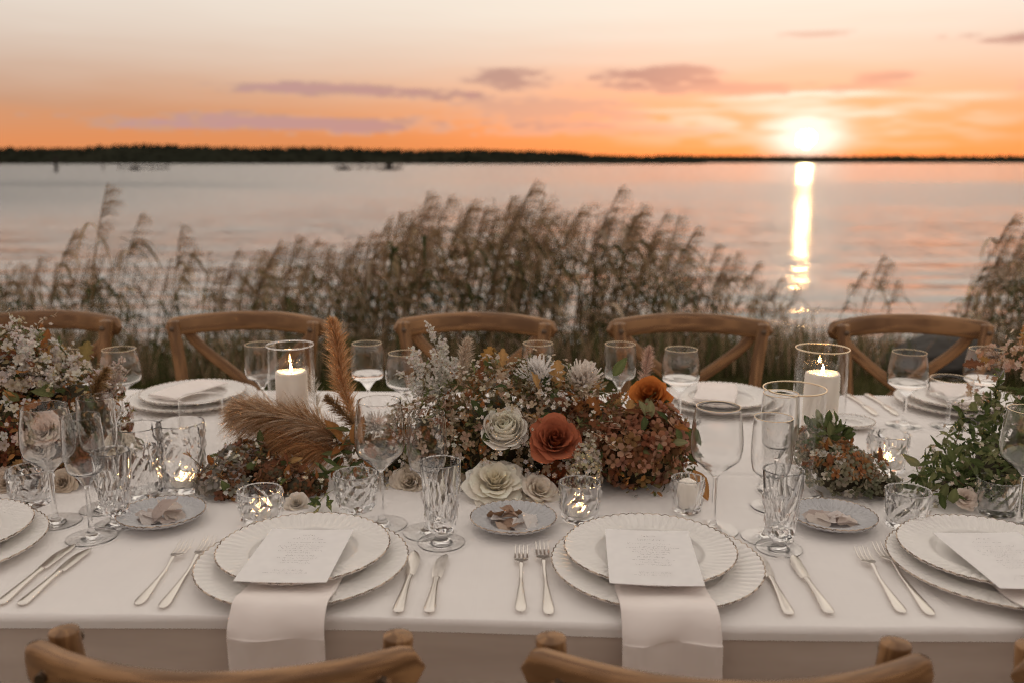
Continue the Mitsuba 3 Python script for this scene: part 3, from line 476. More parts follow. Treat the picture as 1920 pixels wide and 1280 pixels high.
for kd, x, y, rz, lab in ((KNIFE, -.775, 1.185, .015, 'left knife of the pair at the far left of the near edge'), (KNIFE2, -.743, 1.184, .005, 'right knife of the pair at the far left of the near edge'), (KNIFE, -.197, 1.178, -.005, 'left knife of the pair right of the near left setting'),
                          (KNIFE2, -.153, 1.179, .01, 'right knife of the pair right of the near left setting'), (KNIFE, .356, 1.188, -.02, 'left knife of the pair right of the near middle setting'), (KNIFE2, .414, 1.193, .02, 'right knife of the pair right of the near middle setting')):
    cutlery(kd, 'dinner_knife', x, y, rz, 'silver ' + lab, 'knife', 'silver knives', mirror=rz < 0)
for x, y, lab in ((.850, 2.447, 'left knife of the pair on the far side, right of the right candle'), (.903, 2.449, 'right knife of the pair on the far side, right of the right candle')):
    cutlery(KNIFE, 'dinner_knife', x, y, math.pi + .05, 'silver ' + lab, 'knife', 'far silver knives')
# ------------------------------------------------------------------ glasses
def pchip(pts, n):
    from scipy.interpolate import PchipInterpolator
    p = np.asarray(pts, float); s = np.r_[0, np.cumsum(np.linalg.norm(np.diff(p, axis=0), axis=1))]
    return np.stack([PchipInterpolator(s, p[:, i])(np.linspace(0, s[-1], n)) for i in (0, 1)], -1)
def glow_ring(r, z, t=.00065):  # added ring imitating the warm glow along a glass rim
    a = np.linspace(0, 2 * np.pi, 57); m, _ = sweep(np.stack([r * np.cos(a), r * np.sin(a), 0 * a + z], -1), t, t, sides=7, caps=False); return mikit.ply(m, 'mat_rim_glow', smooth=True)
def stemware(bowl, hb, H, rfoot, wall=.0013, stem_r=.0042, fill=None, n=48):
    """A stemmed glass as one closed skin in three pieces (foot, stem, bowl). bowl: outer (r, z) from the stem to the rim."""
    out = pchip(bowl, 30); d = norm(np.gradient(out, axis=0)); nrm = np.stack([-d[:, 1], d[:, 0]], -1)
    w = wall * np.interp(np.linspace(0, 1, 30), [0, .12, .4, 1], [1.0, 1.7, 1.1, .8]); inn = out + nrm * w[:, None]; inn = inn[inn[:, 0] > .0012]; inn = inn[inn[:, 1] > hb + .0035]
    ri = inn[0, 0]; inn = np.vstack([[0, inn[0, 1] - .0006], [ri * .6, inn[0, 1] - .0004], inn])
    foot = np.vstack([[0, .0004], [rfoot * .9, .0001], [rfoot - .0008, .0004], [rfoot, .0014], [rfoot - .0006, .0023], pchip([(rfoot - .001, .0024), (rfoot * .7, .0032), (rfoot * .35, .0052), (stem_r * 1.8, .011), (stem_r * 1.1, .020)], 14)])
    stem = pchip([(stem_r * 1.1, .020), (stem_r * .92, .020 + .35 * (hb - .02)), (stem_r * .95, hb - .016), tuple(out[0])], 14)
    rim = np.array([[out[-1, 0] - wall * .15, out[-1, 1] + wall * .30], [out[-1, 0] - wall * .55, out[-1, 1] + wall * .34], [inn[-1, 0] + wall * .1, inn[-1, 1] + wall * .2]])
    P = [('foot', mikit.ply(lathe(foot, n), 'mat_glass', smooth=40)), ('stem', mikit.ply(lathe(stem, n // 2), 'mat_glass', smooth=True))]
    if fill is None: return P + [('bowl', mikit.ply(lathe(np.vstack([out, rim, inn[::-1]]), n), 'mat_glass', smooth=40))], None, glow_ring(out[-1, 0] - wall * .4, out[-1, 1] + wall * .2)
    zf = hb + fill * (H - hb); rf = float(np.interp(zf, inn[:, 1], inn[:, 0])); up = inn[inn[:, 1] > zf]; lo = inn[inn[:, 1] <= zf]
    P.append(('bowl', mikit.ply(lathe(np.vstack([out, rim, up[::-1], [rf, zf]]), n), 'mat_glass', smooth=40)))
    wall_ = lathe(np.vstack([[rf, zf], lo[::-1]]), n); surf = lathe([(rf, zf + .0006), (rf * .93, zf), (0, zf)], n)
    return P, [('body', mikit.ply(wall_, 'mat_water_wall', smooth=40)), ('surface', mikit.ply(surf, 'mat_water_top', smooth=True))], glow_ring(out[-1, 0] - wall * .4, out[-1, 1] + wall * .2)
def wine(R, H, hb, rim, **k): return stemware([(.0040, hb), (.0095, hb + .006), (R * .62, hb + .022), (R * .93, hb + .3 * (H - hb)), (R, hb + .47 * (H - hb)), (R * .965, hb + .68 * (H - hb)), (rim + .002, hb + .88 * (H - hb)), (rim, H)], hb, H, **k)
def tulip(R, H, hb, rim, **k): return stemware([(.0040, hb), (.008, hb + .007), (R * .55, hb + .024), (R * .86, hb + .26 * (H - hb)), (R, hb + .55 * (H - hb)), (R * .98, hb + .75 * (H - hb)), (rim, H)], hb, H, **k)
WINE, TULIP = wine(.0445, .214, .094, .0375, rfoot=.044), tulip(.0345, .213, .088, .0315, rfoot=.044)
FWINE, FWINE_W = wine(.047, .178, .072, .0385, rfoot=.040), wine(.046, .178, .072, .0385, rfoot=.040, fill=.33)
FTALL_W, FTALL = tulip(.041, .192, .080, .0355, rfoot=.038, fill=.36), tulip(.040, .190, .082, .036, rfoot=.038)
COUPE = wine(.049, .118, .058, .047, rfoot=.038)
def glass(kind, name, x, y, label, cat, group=None, rz=0.0, s=1.0, water=None):
    parts, fl, ring = kind; k = thing(name, label, cat, group)
    if y > 2 or x > .2: part(k, 'glow_rim', ring, trs(x, y, TOP + .0006, rz, s))  # warm light on far and right-hand rims, built as a gold ring
    for n, p in parts: part(k, n, p, trs(x, y, TOP + .0006, rz, s))
    if fl:
        w = thing('water', 'water standing in the ' + label, 'water', 'water in the far wine glasses')
        for n, p in fl: part(w, n, p, trs(x, y, TOP + .0006, rz, s))
    return k
def crystal(R0, R1, H, cols, rows, jit, base=.010, wall=.0035, smooth_top=.16, seed=0, twist=.5, n=None):
    """A cut tumbler: diamond facets outside (each row of corners half a step round from the last), a plain wall inside."""
    r_ = np.random.default_rng(seed); V, F = [], []
    zs = np.r_[.0, .0025, np.linspace(.006, H * (1 - smooth_top), rows), H - .002, H]
    ang = np.arange(cols) * 2 * np.pi / cols
    for j, z in enumerate(zs):
        t = z / H; R = R0 + (R1 - R0) * t ** .9; cut = 2 <= j < 2 + rows
        rr = R + (r_.uniform(-jit, jit, cols) if cut else 0) + (jit * 1.3 * ((np.arange(cols) + j // 2) % 2) if cut else 0) - (.003 if j == 0 else 0); a = ang + (j % 2) * twist * 2 * np.pi / cols
        V.append(np.stack([rr * np.cos(a), rr * np.sin(a), np.full(cols, z)], -1))
    nin = [(R1 - wall * .5, H + .0006), (R1 - wall, H - .001)] + [(R0 + (R1 - R0) * t ** .9 - wall, H * t) for t in (.8, .6, .4)] + [(R0 + (R1 - R0) * (base / H) ** .9 - wall * 1.1, base + .002), ((R0 - wall) * .8, base), (1e-4, base)]
    for j, (r, z) in enumerate(nin):
        a = ang + ((len(zs) + j) % 2) * .5 * 2 * np.pi / cols; V.append(np.stack([r * np.cos(a), r * np.sin(a), np.full(cols, z)], -1))
    V.append(np.zeros((1, 3))); v = np.vstack(V); L = len(V) - 1; i = np.arange(cols); k = (i + 1) % cols
    for j in range(L - 1):
        a, b = j * cols, (j + 1) * cols
        if j % 2 == 0: F += [np.stack([a + i, a + k, b + i], 1), np.stack([a + k, b + k, b + i], 1)]
        else: F += [np.stack([a + i, a + k, b + k], 1), np.stack([a + i, b + k, b + i], 1)]
    F.append(np.stack([i, i * 0 + L * cols, k], 1))
    return tm(v, np.vstack(F))
TUMBLER = [mikit.ply(crystal(.0305, .0385, .068, c, 9, .0024, seed=s, base=.013), 'mat_glass', smooth=18) for c, s in ((22, 1), (24, 2), (20, 3))]
SHOT = mikit.ply(crystal(.0235, .0305, .066, 18, 8, .0020, seed=5), 'mat_glass', smooth=18)
ROUGH = [mikit.ply(crystal(.037, .046, .139, 30, 17, .0016, base=.012, wall=.003, seed=s), 'mat_glass', smooth=18) for s in (8, 9)]
HIGH = mikit.ply(crystal(.0205, .0345, .122, 18, 9, .0021, base=.02, wall=.003, smooth_top=.3, seed=6).apply_translation((0, 0, .022)), 'mat_glass', smooth=18)
HFOOT = mikit.ply(lathe(np.vstack([[0, .0004], [.039, .0002], [.040, .0014], [.0395, .0024], pchip([(.039, .0025), (.02, .0045), (.011, .010), (.010, .0165), (.0145, .0218)], 14), [0, .0218]]), 40), 'mat_glass', smooth=40)
def tumbler(m, name, x, y, label, cat='glass', group=None, rz=0.0, s=1.0):
    k = thing(name, label, cat, group); put(k, m, trs(x, y, TOP + .0006, rz, s)); return k
def goblet(x, y, label, rz=0.0, s=1.0):
    k = thing('crystal_goblet', label, 'glass', 'cut crystal goblets')
    part(k, 'bowl', HIGH, trs(x, y, TOP + .0006, rz, s)); part(k, 'foot', HFOOT, trs(x, y, TOP + .0006, rz, s))

G = 'large clear wine glasses on the near side'
glass(WINE, 'wine_glass', -.855, 1.492, 'large empty wine glass at the left, in front of the tall left flowers', 'wine glass', G)
glass(WINE, 'wine_glass', -.273, 1.497, 'large empty wine glass in front of the left end of the centrepiece', 'wine glass', G, s=(1, 1, 1.06))
glass(WINE, 'wine_glass', .305, 1.491, 'large empty wine glass right of the centrepiece, catching candle light', 'wine glass', G, s=(1, 1, 1.04))
glass(WINE, 'wine_glass', .842, 1.518, 'large empty wine glass cut off at the right picture edge', 'wine glass', G)
G = 'slender tulip glasses on the near side'
glass(TULIP, 'tulip_glass', -.759, 1.429, 'slender tulip shaped glass right of the leftmost large wine glass', 'wine glass', G, s=(.95, .95, 1.01))
glass(TULIP, 'tulip_glass', -.188, 1.468, 'slender tulip shaped glass beside a cut goblet in front of the centrepiece', 'wine glass', G)
glass(TULIP, 'tulip_glass', .391, 1.462, 'slender tulip shaped glass right of the candle lit wine glass', 'wine glass', G)
glass(TULIP, 'tulip_glass', .440, 1.605, 'slender glass standing behind the right tulip glass, near the clear cylinder', 'wine glass', None, s=(1, 1, 1.02))
glass(TULIP, 'tulip_glass', -.800, 1.560, 'slender glass half hidden behind the leftmost tulip glass', 'wine glass', None, s=(.98, .98, 1.0))
goblet(-.161, 1.425, 'cut crystal goblet left of the middle saucer, close to two knives', .2)
goblet(.400, 1.418, 'cut crystal goblet in front of the right tulip glass, beside the right saucer', 1.1, .96)
goblet(-.742, 1.485, 'cut crystal goblet behind the tulip glass at the left', .6, .95)
for i, (x, y, rz, s, lab) in enumerate(((-.945, 1.579, .3, 1.04, 'squat cut crystal tumbler left of the leftmost wine glass'), (-.334, 1.571, 1.2, 1.04, 'squat cut crystal tumbler in front of the centrepiece left end, beside a wine glass'), (.645, 1.515, .7, 1.02, 'squat cut crystal tumbler between the right saucer and the right plates'), (.835, 1.585, 2.0, .98, 'squat cut crystal tumbler in front of the green leaves at the right'))):
    tumbler(TUMBLER[i % 3], 'tumbler', x, y, lab, 'tumbler', 'cut crystal tumblers', rz, s)
for kd, name, x, y, lab in ((FWINE, 'wine_glass', -1.121, 2.09, 'large far wine glass rising behind the tall left flowers'), (FWINE, 'wine_glass', -1.020, 2.129, 'far wine glass right of the tall left flowers, lace foliage behind it'), (FTALL, 'tulip_glass', -.676, 2.14, 'far glass standing left of the left pillar candle'),
                            (FTALL_W, 'tulip_glass', -.417, 2.148, 'tall far glass of water beside the upright pampas plume'), (FWINE, 'wine_glass', -.318, 2.105, 'far empty wine glass between the tall water glass and the lacy white foliage'), (FTALL, 'tulip_glass', -.001, 2.17, 'far glass peeking above the white chrysanthemums'),
                            (FTALL, 'tulip_glass', .199, 2.166, 'far tulip glass standing left of the orange rose'), (FWINE_W, 'wine_glass', .348, 2.17, 'far wine glass with water standing right of the orange rose'), (FWINE_W, 'wine_glass', .888, 2.149, 'far wine glass with water right of the right pillar candle'),
                            (COUPE, 'wine_glass', .990, 2.142, 'low wide far glass between the two rightmost water glasses'), (FWINE_W, 'wine_glass', 1.090, 2.192, 'rightmost far wine glass with water')):
    glass(kd, name, x, y, lab, 'wine glass', s=(1.02, 1.02, 1.02))

# ------------------------------------------------------------------ candles
fl = pchip([(0, 0), (.0028, .0025), (.0041, .007), (.0034, .013), (.0016, .020), (.0002, .026)], 16)
def flame(k, x, y, z, s, power):
    wk, _ = sweep(curve([(0, 0, -.006), (.0005, 0, .002), (.0012, 0, .005)], 6), .0008, .0008, up=(0, 1, 0), sides=6)
    part(k, 'wick', mikit.ply(wk, 'mat_wick', smooth=True), trs(x, y, z, 0, s))
    part(k, 'flame', {**mikit.ply(lathe(fl, 14), 'mat_flame', smooth=True), 'emitter': {'type': 'area', 'radiance': rgb(*(np.array((1.0, .49, .16)) * power))}}, trs(x, y, z + .001, .4, s))
def pillar(x, y, r, h, z, label, power):
    k = thing('pillar_candle', label, 'candle')
    pr = [(0, 0), (r - .002, 0), (r, .002), (r * 1.005, h * .5), (r, h - .004), (r - .0025, h - .0005), (r - .005, h), (r - .009, h - .0025), (r * .4, h - .006), (.002, h - .0065)]
    part(k, 'wax', mikit.ply(lathe(pr, 48, lambda rr, zz, a: (rr, zz + (zz > h - .003) * .0012 * np.sin(2 * a + 1))), 'mat_wax', smooth=35), trs(x, y, TOP + z)); flame(k, x, y, TOP + z + h - .004, .82, power)
def hurricane(x, y, R, H, label):
    k = thing('glass_cylinder', label, 'candle holder', None); n = 64
    part(k, 'wall', mikit.ply(lathe([(R, .006), (R, H)], n), 'mat_pane', smooth=True), trs(x, y, TOP + .0006))
    a = np.linspace(0, 2 * np.pi, 65); m, _ = sweep(np.stack([R * np.cos(a), R * np.sin(a), 0 * a + H], -1), .0014, .0016, sides=8, caps=False)
    part(k, 'rim', mikit.ply(m, 'mat_rim_glow' if x > 0 else 'mat_glass', smooth=True), trs(x, y, TOP + .0006))  # right-hand rims take the gold that imitates warm light on glass
    part(k, 'base', mikit.ply(lathe([(0, 0), (R - .002, 0), (R + .0004, .002), (R + .0004, .006), (R - .002, .0085), (R - .006, .0078), (0, .007)], n), 'mat_glass', smooth=30), trs(x, y, TOP + .0006))
hurricane(-.528, 1.872, .0495, .247, 'clear glass cylinder round the left pillar candle'); pillar(-.528, 1.872, .0335, .182, .0095, 'cream pillar candle burning left of the upright pampas plume', 16)
hurricane(.616, 1.942, .0560, .232, 'clear glass cylinder round the right pillar candle'); pillar(.620, 1.944, .0370, .170, .0095, 'cream pillar candle burning in front of the rightmost far chairs', 16)
hurricane(.487, 1.685, .058, .207, 'empty clear glass cylinder in front of the right pillar candle')
hurricane(-.700, 1.800, .044, .150, 'thin clear glass cylinder behind the textured candle glass at the left')
def tealight(x, y, z, r, label, power, s=.50):
    k = thing('tealight', label, 'candle', None)
    pr = [(0, 0), (r, 0), (r, .014), (r - .0012, .0145), (r - .002, .0125), (0, .0118)]
    part(k, 'wax', mikit.ply(lathe(pr, 28), 'mat_wax', smooth=35), trs(x, y, z)); flame(k, x, y, z + .013, s, power)
def votive(m, x, y, rz, s, label, tl, base=.0118, power=12, r=.017):
    tumbler(m, 'votive_glass', x, y, label, 'votive', None, rz, s); tealight(x, y, TOP + .0006 + base * (s if np.isscalar(s) else s[2]), r, tl, power)
votive(TUMBLER[1], -.493, 1.512, .5, (1.03, 1.03, .86), 'low crystal votive glass with a flame, above the near left plates', 'tealight burning in the low votive glass above the near left plates', .0104)
votive(TUMBLER[2], .075, 1.532, .2, (.98, .98, 1.06), 'straight crystal votive glass with a flame, above the near middle plates', 'tealight burning in the votive glass in front of the brown hydrangea', .0108)
votive(TUMBLER[0], .722, 1.812, 1.0, (1.08, 1.08, 1.2), 'glowing votive glass between the right hydrangea cluster and the green leaves', 'tealight burning in the votive glass beside the green leaves', .0124, 22)
votive(ROUGH[0], -.690, 1.665, .3, (.98, .98, .98), 'tall textured candle glass with a flame at the left', 'tealight burning in the tall textured candle glass', .0122, 34, .024)
tumbler(ROUGH[1], 'votive_glass', -.757, 1.628, 'tall textured glass left of the candle lit textured glass', 'votive', None, 1.0, (.93, .93, 1.0))
tumbler(SHOT, 'votive_glass', .273, 1.576, 'small crystal shot glass with a white candle, right of the brown hydrangea', 'votive', None, .4, 1.0)
k = thing('candle', 'small white candle inside the shot glass at the foot of the centrepiece', 'candle')
part(k, 'wax', mikit.ply(lathe([(0, .0108), (.0155, .0108), (.0175, .03), (.0185, .050), (.016, .058), (.009, .062), (.002, .066), (0, .0665)], 28), 'mat_wax', smooth=35), trs(.273, 1.576, TOP + .0006))
part(k, 'wick', mikit.ply(trimesh.creation.cylinder(.0008, .01, sections=8), 'mat_wick'), trs(.273, 1.576, TOP + .070))
# ------------------------------------------------------------------ flowers
def cup_petal(A, H, r0, r1, p, curl, ruffle, seed, n=9, m=8, notch=.25):
    """A petal as a patch of a cup round +z: half angle A, height H, radius r0 at the foot to r1 at the lip, the lip curling out."""
    r = np.random.default_rng(seed); s = np.linspace(-1, 1, n)[None]; t = np.linspace(0, 1, m)[:, None]
    edge = 1 - notch * np.abs(s) ** 2.5; tt = t * edge
    ww = np.sin(np.clip(t * .8 + .18, 0, 1) * np.pi / 2) ** .8; al = s * A * ww
    rho = r0 + (r1 - r0) * tt ** p + curl * tt ** 5; z = H * (tt - .22 * np.clip(curl / max(H, 1e-6), 0, 1) * tt ** 6)
    wv = ruffle * (meshkit.fbm(np.stack([s * 2.2 + seed * 3.7 + 0 * t, t * 2 + 0 * s, 0 * s + 0 * t], -1), 2) - .5) * t * 2
    rho = rho + wv; z = z + wv * .6
    return np.stack([rho * np.cos(al), rho * np.sin(al), z], -1).reshape(-1, 3), grid_faces(m, n)
def bloom(parent, name, pos, axis, R, layers, cols, seed, label, spread=1.0, centre=None):
    """A rose-like head: every petal a sub-part. layers: (count, half angle, height, r0, r1, power, curl) in units of R."""
    r = np.random.default_rng(seed); z = norm(axis); x = norm(np.cross([.2, 1, .1], z)); y = np.cross(z, x); B = np.stack([x, y, z], -1)
    key = numbered(parent + '__' + name); labels[key] = {'label': label}; ph = r.uniform(0, 6); tot = len(layers)
    for li, (cnt, A, H, r0, r1, p, curl) in enumerate(layers):
        for i in range(cnt):
            ph += 2 * np.pi / cnt * r.uniform(.88, 1.12); k = r.uniform(.92, 1.1)
            v, f = cup_petal(A * r.uniform(.9, 1.1), H * k, r0, r1 * r.uniform(.95, 1.06), p, curl * r.uniform(.7, 1.4),   .05 + .08 * li / tot, seed * 97 + li * 13 + i)
            u = li / max(tot - 1, 1); tl = trimesh.transformations.euler_matrix(*r.normal(0, .05 + .07 * u, 3))[:3, :3]; lip = np.repeat(np.linspace(0, 1, 8), 9)[:, None]
            c, q = math.cos(ph), math.sin(ph); v = (v @ tl.T @ np.array([[c, q, 0], [-q, c, 0], [0, 0, 1]])) * R
            v = v @ B.T + np.asarray(pos)
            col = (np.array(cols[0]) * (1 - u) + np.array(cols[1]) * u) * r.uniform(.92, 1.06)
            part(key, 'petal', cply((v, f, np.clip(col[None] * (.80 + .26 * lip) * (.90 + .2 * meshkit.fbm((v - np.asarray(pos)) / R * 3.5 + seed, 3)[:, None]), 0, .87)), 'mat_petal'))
        ph += .6
    if centre is not None:
        m = trimesh.creation.icosphere(2, R * centre[0]); vv = m.vertices * [1, 1, .8] + [0, 0, R * centre[1]]; vv = vv @ B.T + np.asarray(pos)
        part(key, 'heart', cply((vv, m.faces, np.repeat(np.array(centre[2])[None], len(vv), 0)), 'mat_plant'))
ROSE = [(3, 1.6, .86, .02, .06, .9, .00), (3, 1.5, .88, .04, .12, .8, .02), (4, 1.25, .88, .07, .19, .7, .03), (5, 1.1, .86, .10, .28, .62, .05), (5, 1.0, .82, .13, .39, .55, .09), (6, .92, .74, .16, .52, .5, .14), (6, .85, .62, .18, .66, .48, .20), (7, .8, .46, .20, .80, .46, .26)]
OPEN = [(3, 1.5, .62, .02, .07, .9, .01), (4, 1.3, .66, .05, .15, .8, .03), (6, 1.0, .66, .08, .25, .7, .06), (7, .85, .62, .12, .37, .6, .10), (7, .75, .55, .15, .50, .55, .15), (8, .68, .46, .17, .63, .5, .20), (8, .66, .34, .19, .76, .5, .24), (8, .62, .20, .2, .90, .5, .22)]
RANUN = [(6, .85, .62, .10, .15, .6, -.03), (6, .95, .66, .14, .23, .5, -.04), (6, .95, .68, .20, .33, .45, -.05), (7, .9, .67, .26, .44, .4, -.05), (7, .9, .63, .32, .55, .38, -.05), (7, .88, .57, .38, .67, .36, -.04), (7, .86, .48, .44, .79, .36, -.03), (7, .85, .36, .48, .90, .36, .0), (7, .85, .20, .5, .98, .4, .06)]

def chrysanthemum(parent, pos, axis, R, col, seed, label, n=150):
    r = np.random.default_rng(seed); z = norm(axis); q = r.random(n) ** .7; ph = r.uniform(0, 6.283, n); th = q * 1.45
    x = norm(np.cross([.2, 1, .1], z)); y = np.cross(z, x); d = np.cos(th)[:, None] * z + np.sin(th)[:, None] * (np.cos(ph)[:, None] * x + np.sin(ph)[:, None] * y)
    tv, tf, _ = ribbon(np.array([(0, .1, 0), (0, .45, .05), (0, .8, .14), (0, 1.0, .30)]), .085, (1, 0, 0), (1, 1, 1), .35)
    L = R * r.uniform(.75, 1.08, n); mats = aim(d, np.repeat(z[None], n, 0) + r.normal(0, .2, (n, 3)), L)
    part(parent, 'chrysanthemum', cply(scatter(tv, tf, mats, np.repeat(np.asarray(pos)[None], n, 0), np.clip(np.array(col) * r.uniform(.9, 1.06, (n, 1)), 0, 1)), 'mat_petal'), label=label, kind='stuff')

def leaf_mesh(outline, fold=.12, bend=.15, col=(.1, .1, .05), vein=1.25):
    """A leaf from its half outline [(half width, along)]: folded on the midrib and bent; length 1 along y."""
    o = np.array(outline, float); n = len(o); V, C = [], []
    for j, w in enumerate((-1, -.5, 0, .5, 1)):
        V.append(np.stack([o[:, 0] * w, o[:, 1], fold * abs(w) * o[:, 0] * 2 - bend * o[:, 1] ** 2 + .04 * np.sin(o[:, 1] * 9 + w * 2) * abs(w)], -1)); C.append(np.repeat((np.array(col) * (vein if w == 0 else 1))[None], n, 0))
    return np.stack(V, 1).reshape(-1, 3), grid_faces(n, 5), np.clip(np.stack(C, 1).reshape(-1, 3), 0, 1)
OVAL = [(.01, 0), (.10, .08), (.19, .22), (.235, .4), (.22, .58), (.16, .76), (.08, .91), (.004, 1)]
LANCE = [(.008, 0), (.05, .1), (.09, .28), (.105, .45), (.09, .65), (.05, .85), (.003, 1)]
OAK = [(.012, 0), (.03, .08), (.15, .17), (.09, .25), (.25, .36), (.13, .46), (.32, .58), (.17, .66), (.26, .78), (.12, .85), (.13, .94), (.004, 1)]
def leaf_plys(outline, cols, **k): return [mikit.ply(lm[:2], 'mat_leaf', smooth=True, color=lm[2]) for lm in (leaf_mesh(outline, col=c, **k) for c in cols)]
GREEN_C = [(.10, .13, .05), (.14, .17, .07), (.20, .22, .10), (.08, .105, .045), (.26, .26, .14)]
RUST_C = [(.32, .135, .05), (.42, .21, .08), (.24, .10, .05), (.46, .28, .12), (.20, .09, .05)]
GOLD_C = [(.42, .24, .08), (.36, .21, .08), (.30, .13, .05), (.26, .20, .08)]
OVALS, LANCES, OAKS, OAKG, BROWNS = leaf_plys(OVAL, GREEN_C), leaf_plys(LANCE, GREEN_C), leaf_plys(OAK, RUST_C), leaf_plys(OAK, GOLD_C), leaf_plys(OVAL, RUST_C)
class Mound:
    """A heap of flowers as ellipsoid lumps ((centre), (radii)); samples points of its upper skin."""
    def __init__(self, lumps): self.c = np.array([l[0] for l in lumps], float); self.r = np.array([l[1] for l in lumps], float)
    def skin(self, n, lo=.75, hi=1.0, zmin=None, where=None, front=.35):
        P, N = [], []
        while sum(map(len, P)) < n:
            k = rng.choice(len(self.c), 4 * n, p=self.r[:, 0] * self.r[:, 2] / (self.r[:, 0] * self.r[:, 2]).sum()); d = rdir(4 * n); d[:, 2] = np.abs(d[:, 2]) * rng.choice([1, 1, 1, -.8], 4 * n)
            flip = (d[:, 1] > 0) & (rng.random(4 * n) < front); d[flip, 1] *= -1
            s = rng.uniform(lo, hi, 4 * n)[:, None]; p = self.c[k] + d * self.r[k] * s; nn = norm(d / self.r[k])
            ins = ((((p[:, None] - self.c[None]) / self.r[None]) ** 2).sum(-1) < lo * lo * .9).any(1)
            ok = ~ins & (p[:, 2] > TOP + (.004 if zmin is None else zmin))
            if where is not None: ok &= where(p)
            P.append(p[ok]); N.append(nn[ok])
        return np.vstack(P)[:n], np.vstack(N)[:n]
    def core(self, s=.72):  # solid dark lumps added inside to stop the view through the flowers
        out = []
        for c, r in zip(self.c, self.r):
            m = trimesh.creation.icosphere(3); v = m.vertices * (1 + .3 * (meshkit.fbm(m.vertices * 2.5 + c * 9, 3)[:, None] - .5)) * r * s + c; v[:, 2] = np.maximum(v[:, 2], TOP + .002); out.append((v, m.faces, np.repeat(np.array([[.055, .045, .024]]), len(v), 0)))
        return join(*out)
def leaves(parent, name, plys, p, n, size, up=.35, spread=.9, jit=.3):
    d = norm(rdir(len(p)) * spread + n * .55 + np.array([0, -.1, up])); f = norm(n + rdir(len(p)) * .55)
    for i in range(len(p)): part(parent, name, plys[rng.integers(0, len(plys))], frame(p[i], d[i], f[i], size * rng.uniform(1 - jit, 1 + jit)))
def mini_leaves(p, n, size, cols, outline=OVAL, jit=.25):
    v, f, _ = leaf_mesh(outline[::2] + [outline[-1]], fold=.25, bend=.25); d = norm(rdir(len(p)) + n * .6 + [0, 0, .25]); fz = norm(n + rdir(len(p)) * .6)
    return scatter(v, f, aim(d, fz, size * rng.uniform(.6, 1.3, len(p))), p, pick(cols, len(p), jit))
def florets(p, n, size, cols, petals=5, cup=.35, jit=.12, heart=None, tilt=.35):
    """Little flowers with rounded petals, as one mesh."""
    V, F, C = [], [], []
    for k in range(petals):
        a = 2 * np.pi * k / petals; o = np.array([(0, 0, 0), (-.30, .35, .12), (.30, .35, .12), (-.34, .75, .30), (.34, .75, .30), (0, 1.0, .34)]) * [1, 1, cup * 2]; c, s = math.cos(a), math.sin(a)
        V.append(o @ np.array([[c, s, 0], [-s, c, 0], [0, 0, 1]])); F.append(np.array([(0, 2, 1), (1, 2, 4), (1, 4, 3), (3, 4, 5)]) + 6 * k); C.append(np.repeat([[1, 1, 1.]], 6, 0))
    if heart is not None: C = [np.vstack([[heart], c[1:]]) for c in C]
    z = norm(n + rdir(len(p)) * tilt); return scatter(np.vstack(V), np.vstack(F), aim(np.cross(z, rdir(len(p))), z, size * rng.uniform(.75, 1.25, len(p))), p, pick(cols, len(p), jit), np.vstack(C))
def stems(a, b, r, col):
    """Thin three-sided stems from points a to points b."""
    v = np.array([(math.cos(q) , 0, math.sin(q)) for q in (0, 2.1, 4.2)] + [(math.cos(q) * .5, 1, math.sin(q) * .5) for q in (0, 2.1, 4.2)]); f = np.array([(0, 1, 4), (0, 4, 3), (1, 2, 5), (1, 5, 4), (2, 0, 3), (2, 3, 5)])
    d = b - a; L = np.linalg.norm(d, axis=1); M_ = aim(d, rdir(len(a)), 1.0); M_ = M_ * np.stack([np.full(len(a), r), L, np.full(len(a), r)], -1)[:, None, :]
    return scatter(v, f, M_, a, pick([col], len(a), .2))
def sprays(p, n, length, size, cols, k, stemcol, petals=5, heart=None, cup=.35):
    """Branching sprays: k little flowers on thin stalks from every point."""
    q = np.repeat(p, k, 0); nn = np.repeat(n, k, 0); e = q + norm(nn * .9 + rdir(len(q)) * .75 + [0, 0, .3]) * length * rng.uniform(.5, 1.15, (len(q), 1))
    return join(stems(q, e, .0006, stemcol), florets(e, norm(e - q), size, cols, petals, cup, heart=heart, tilt=.5))
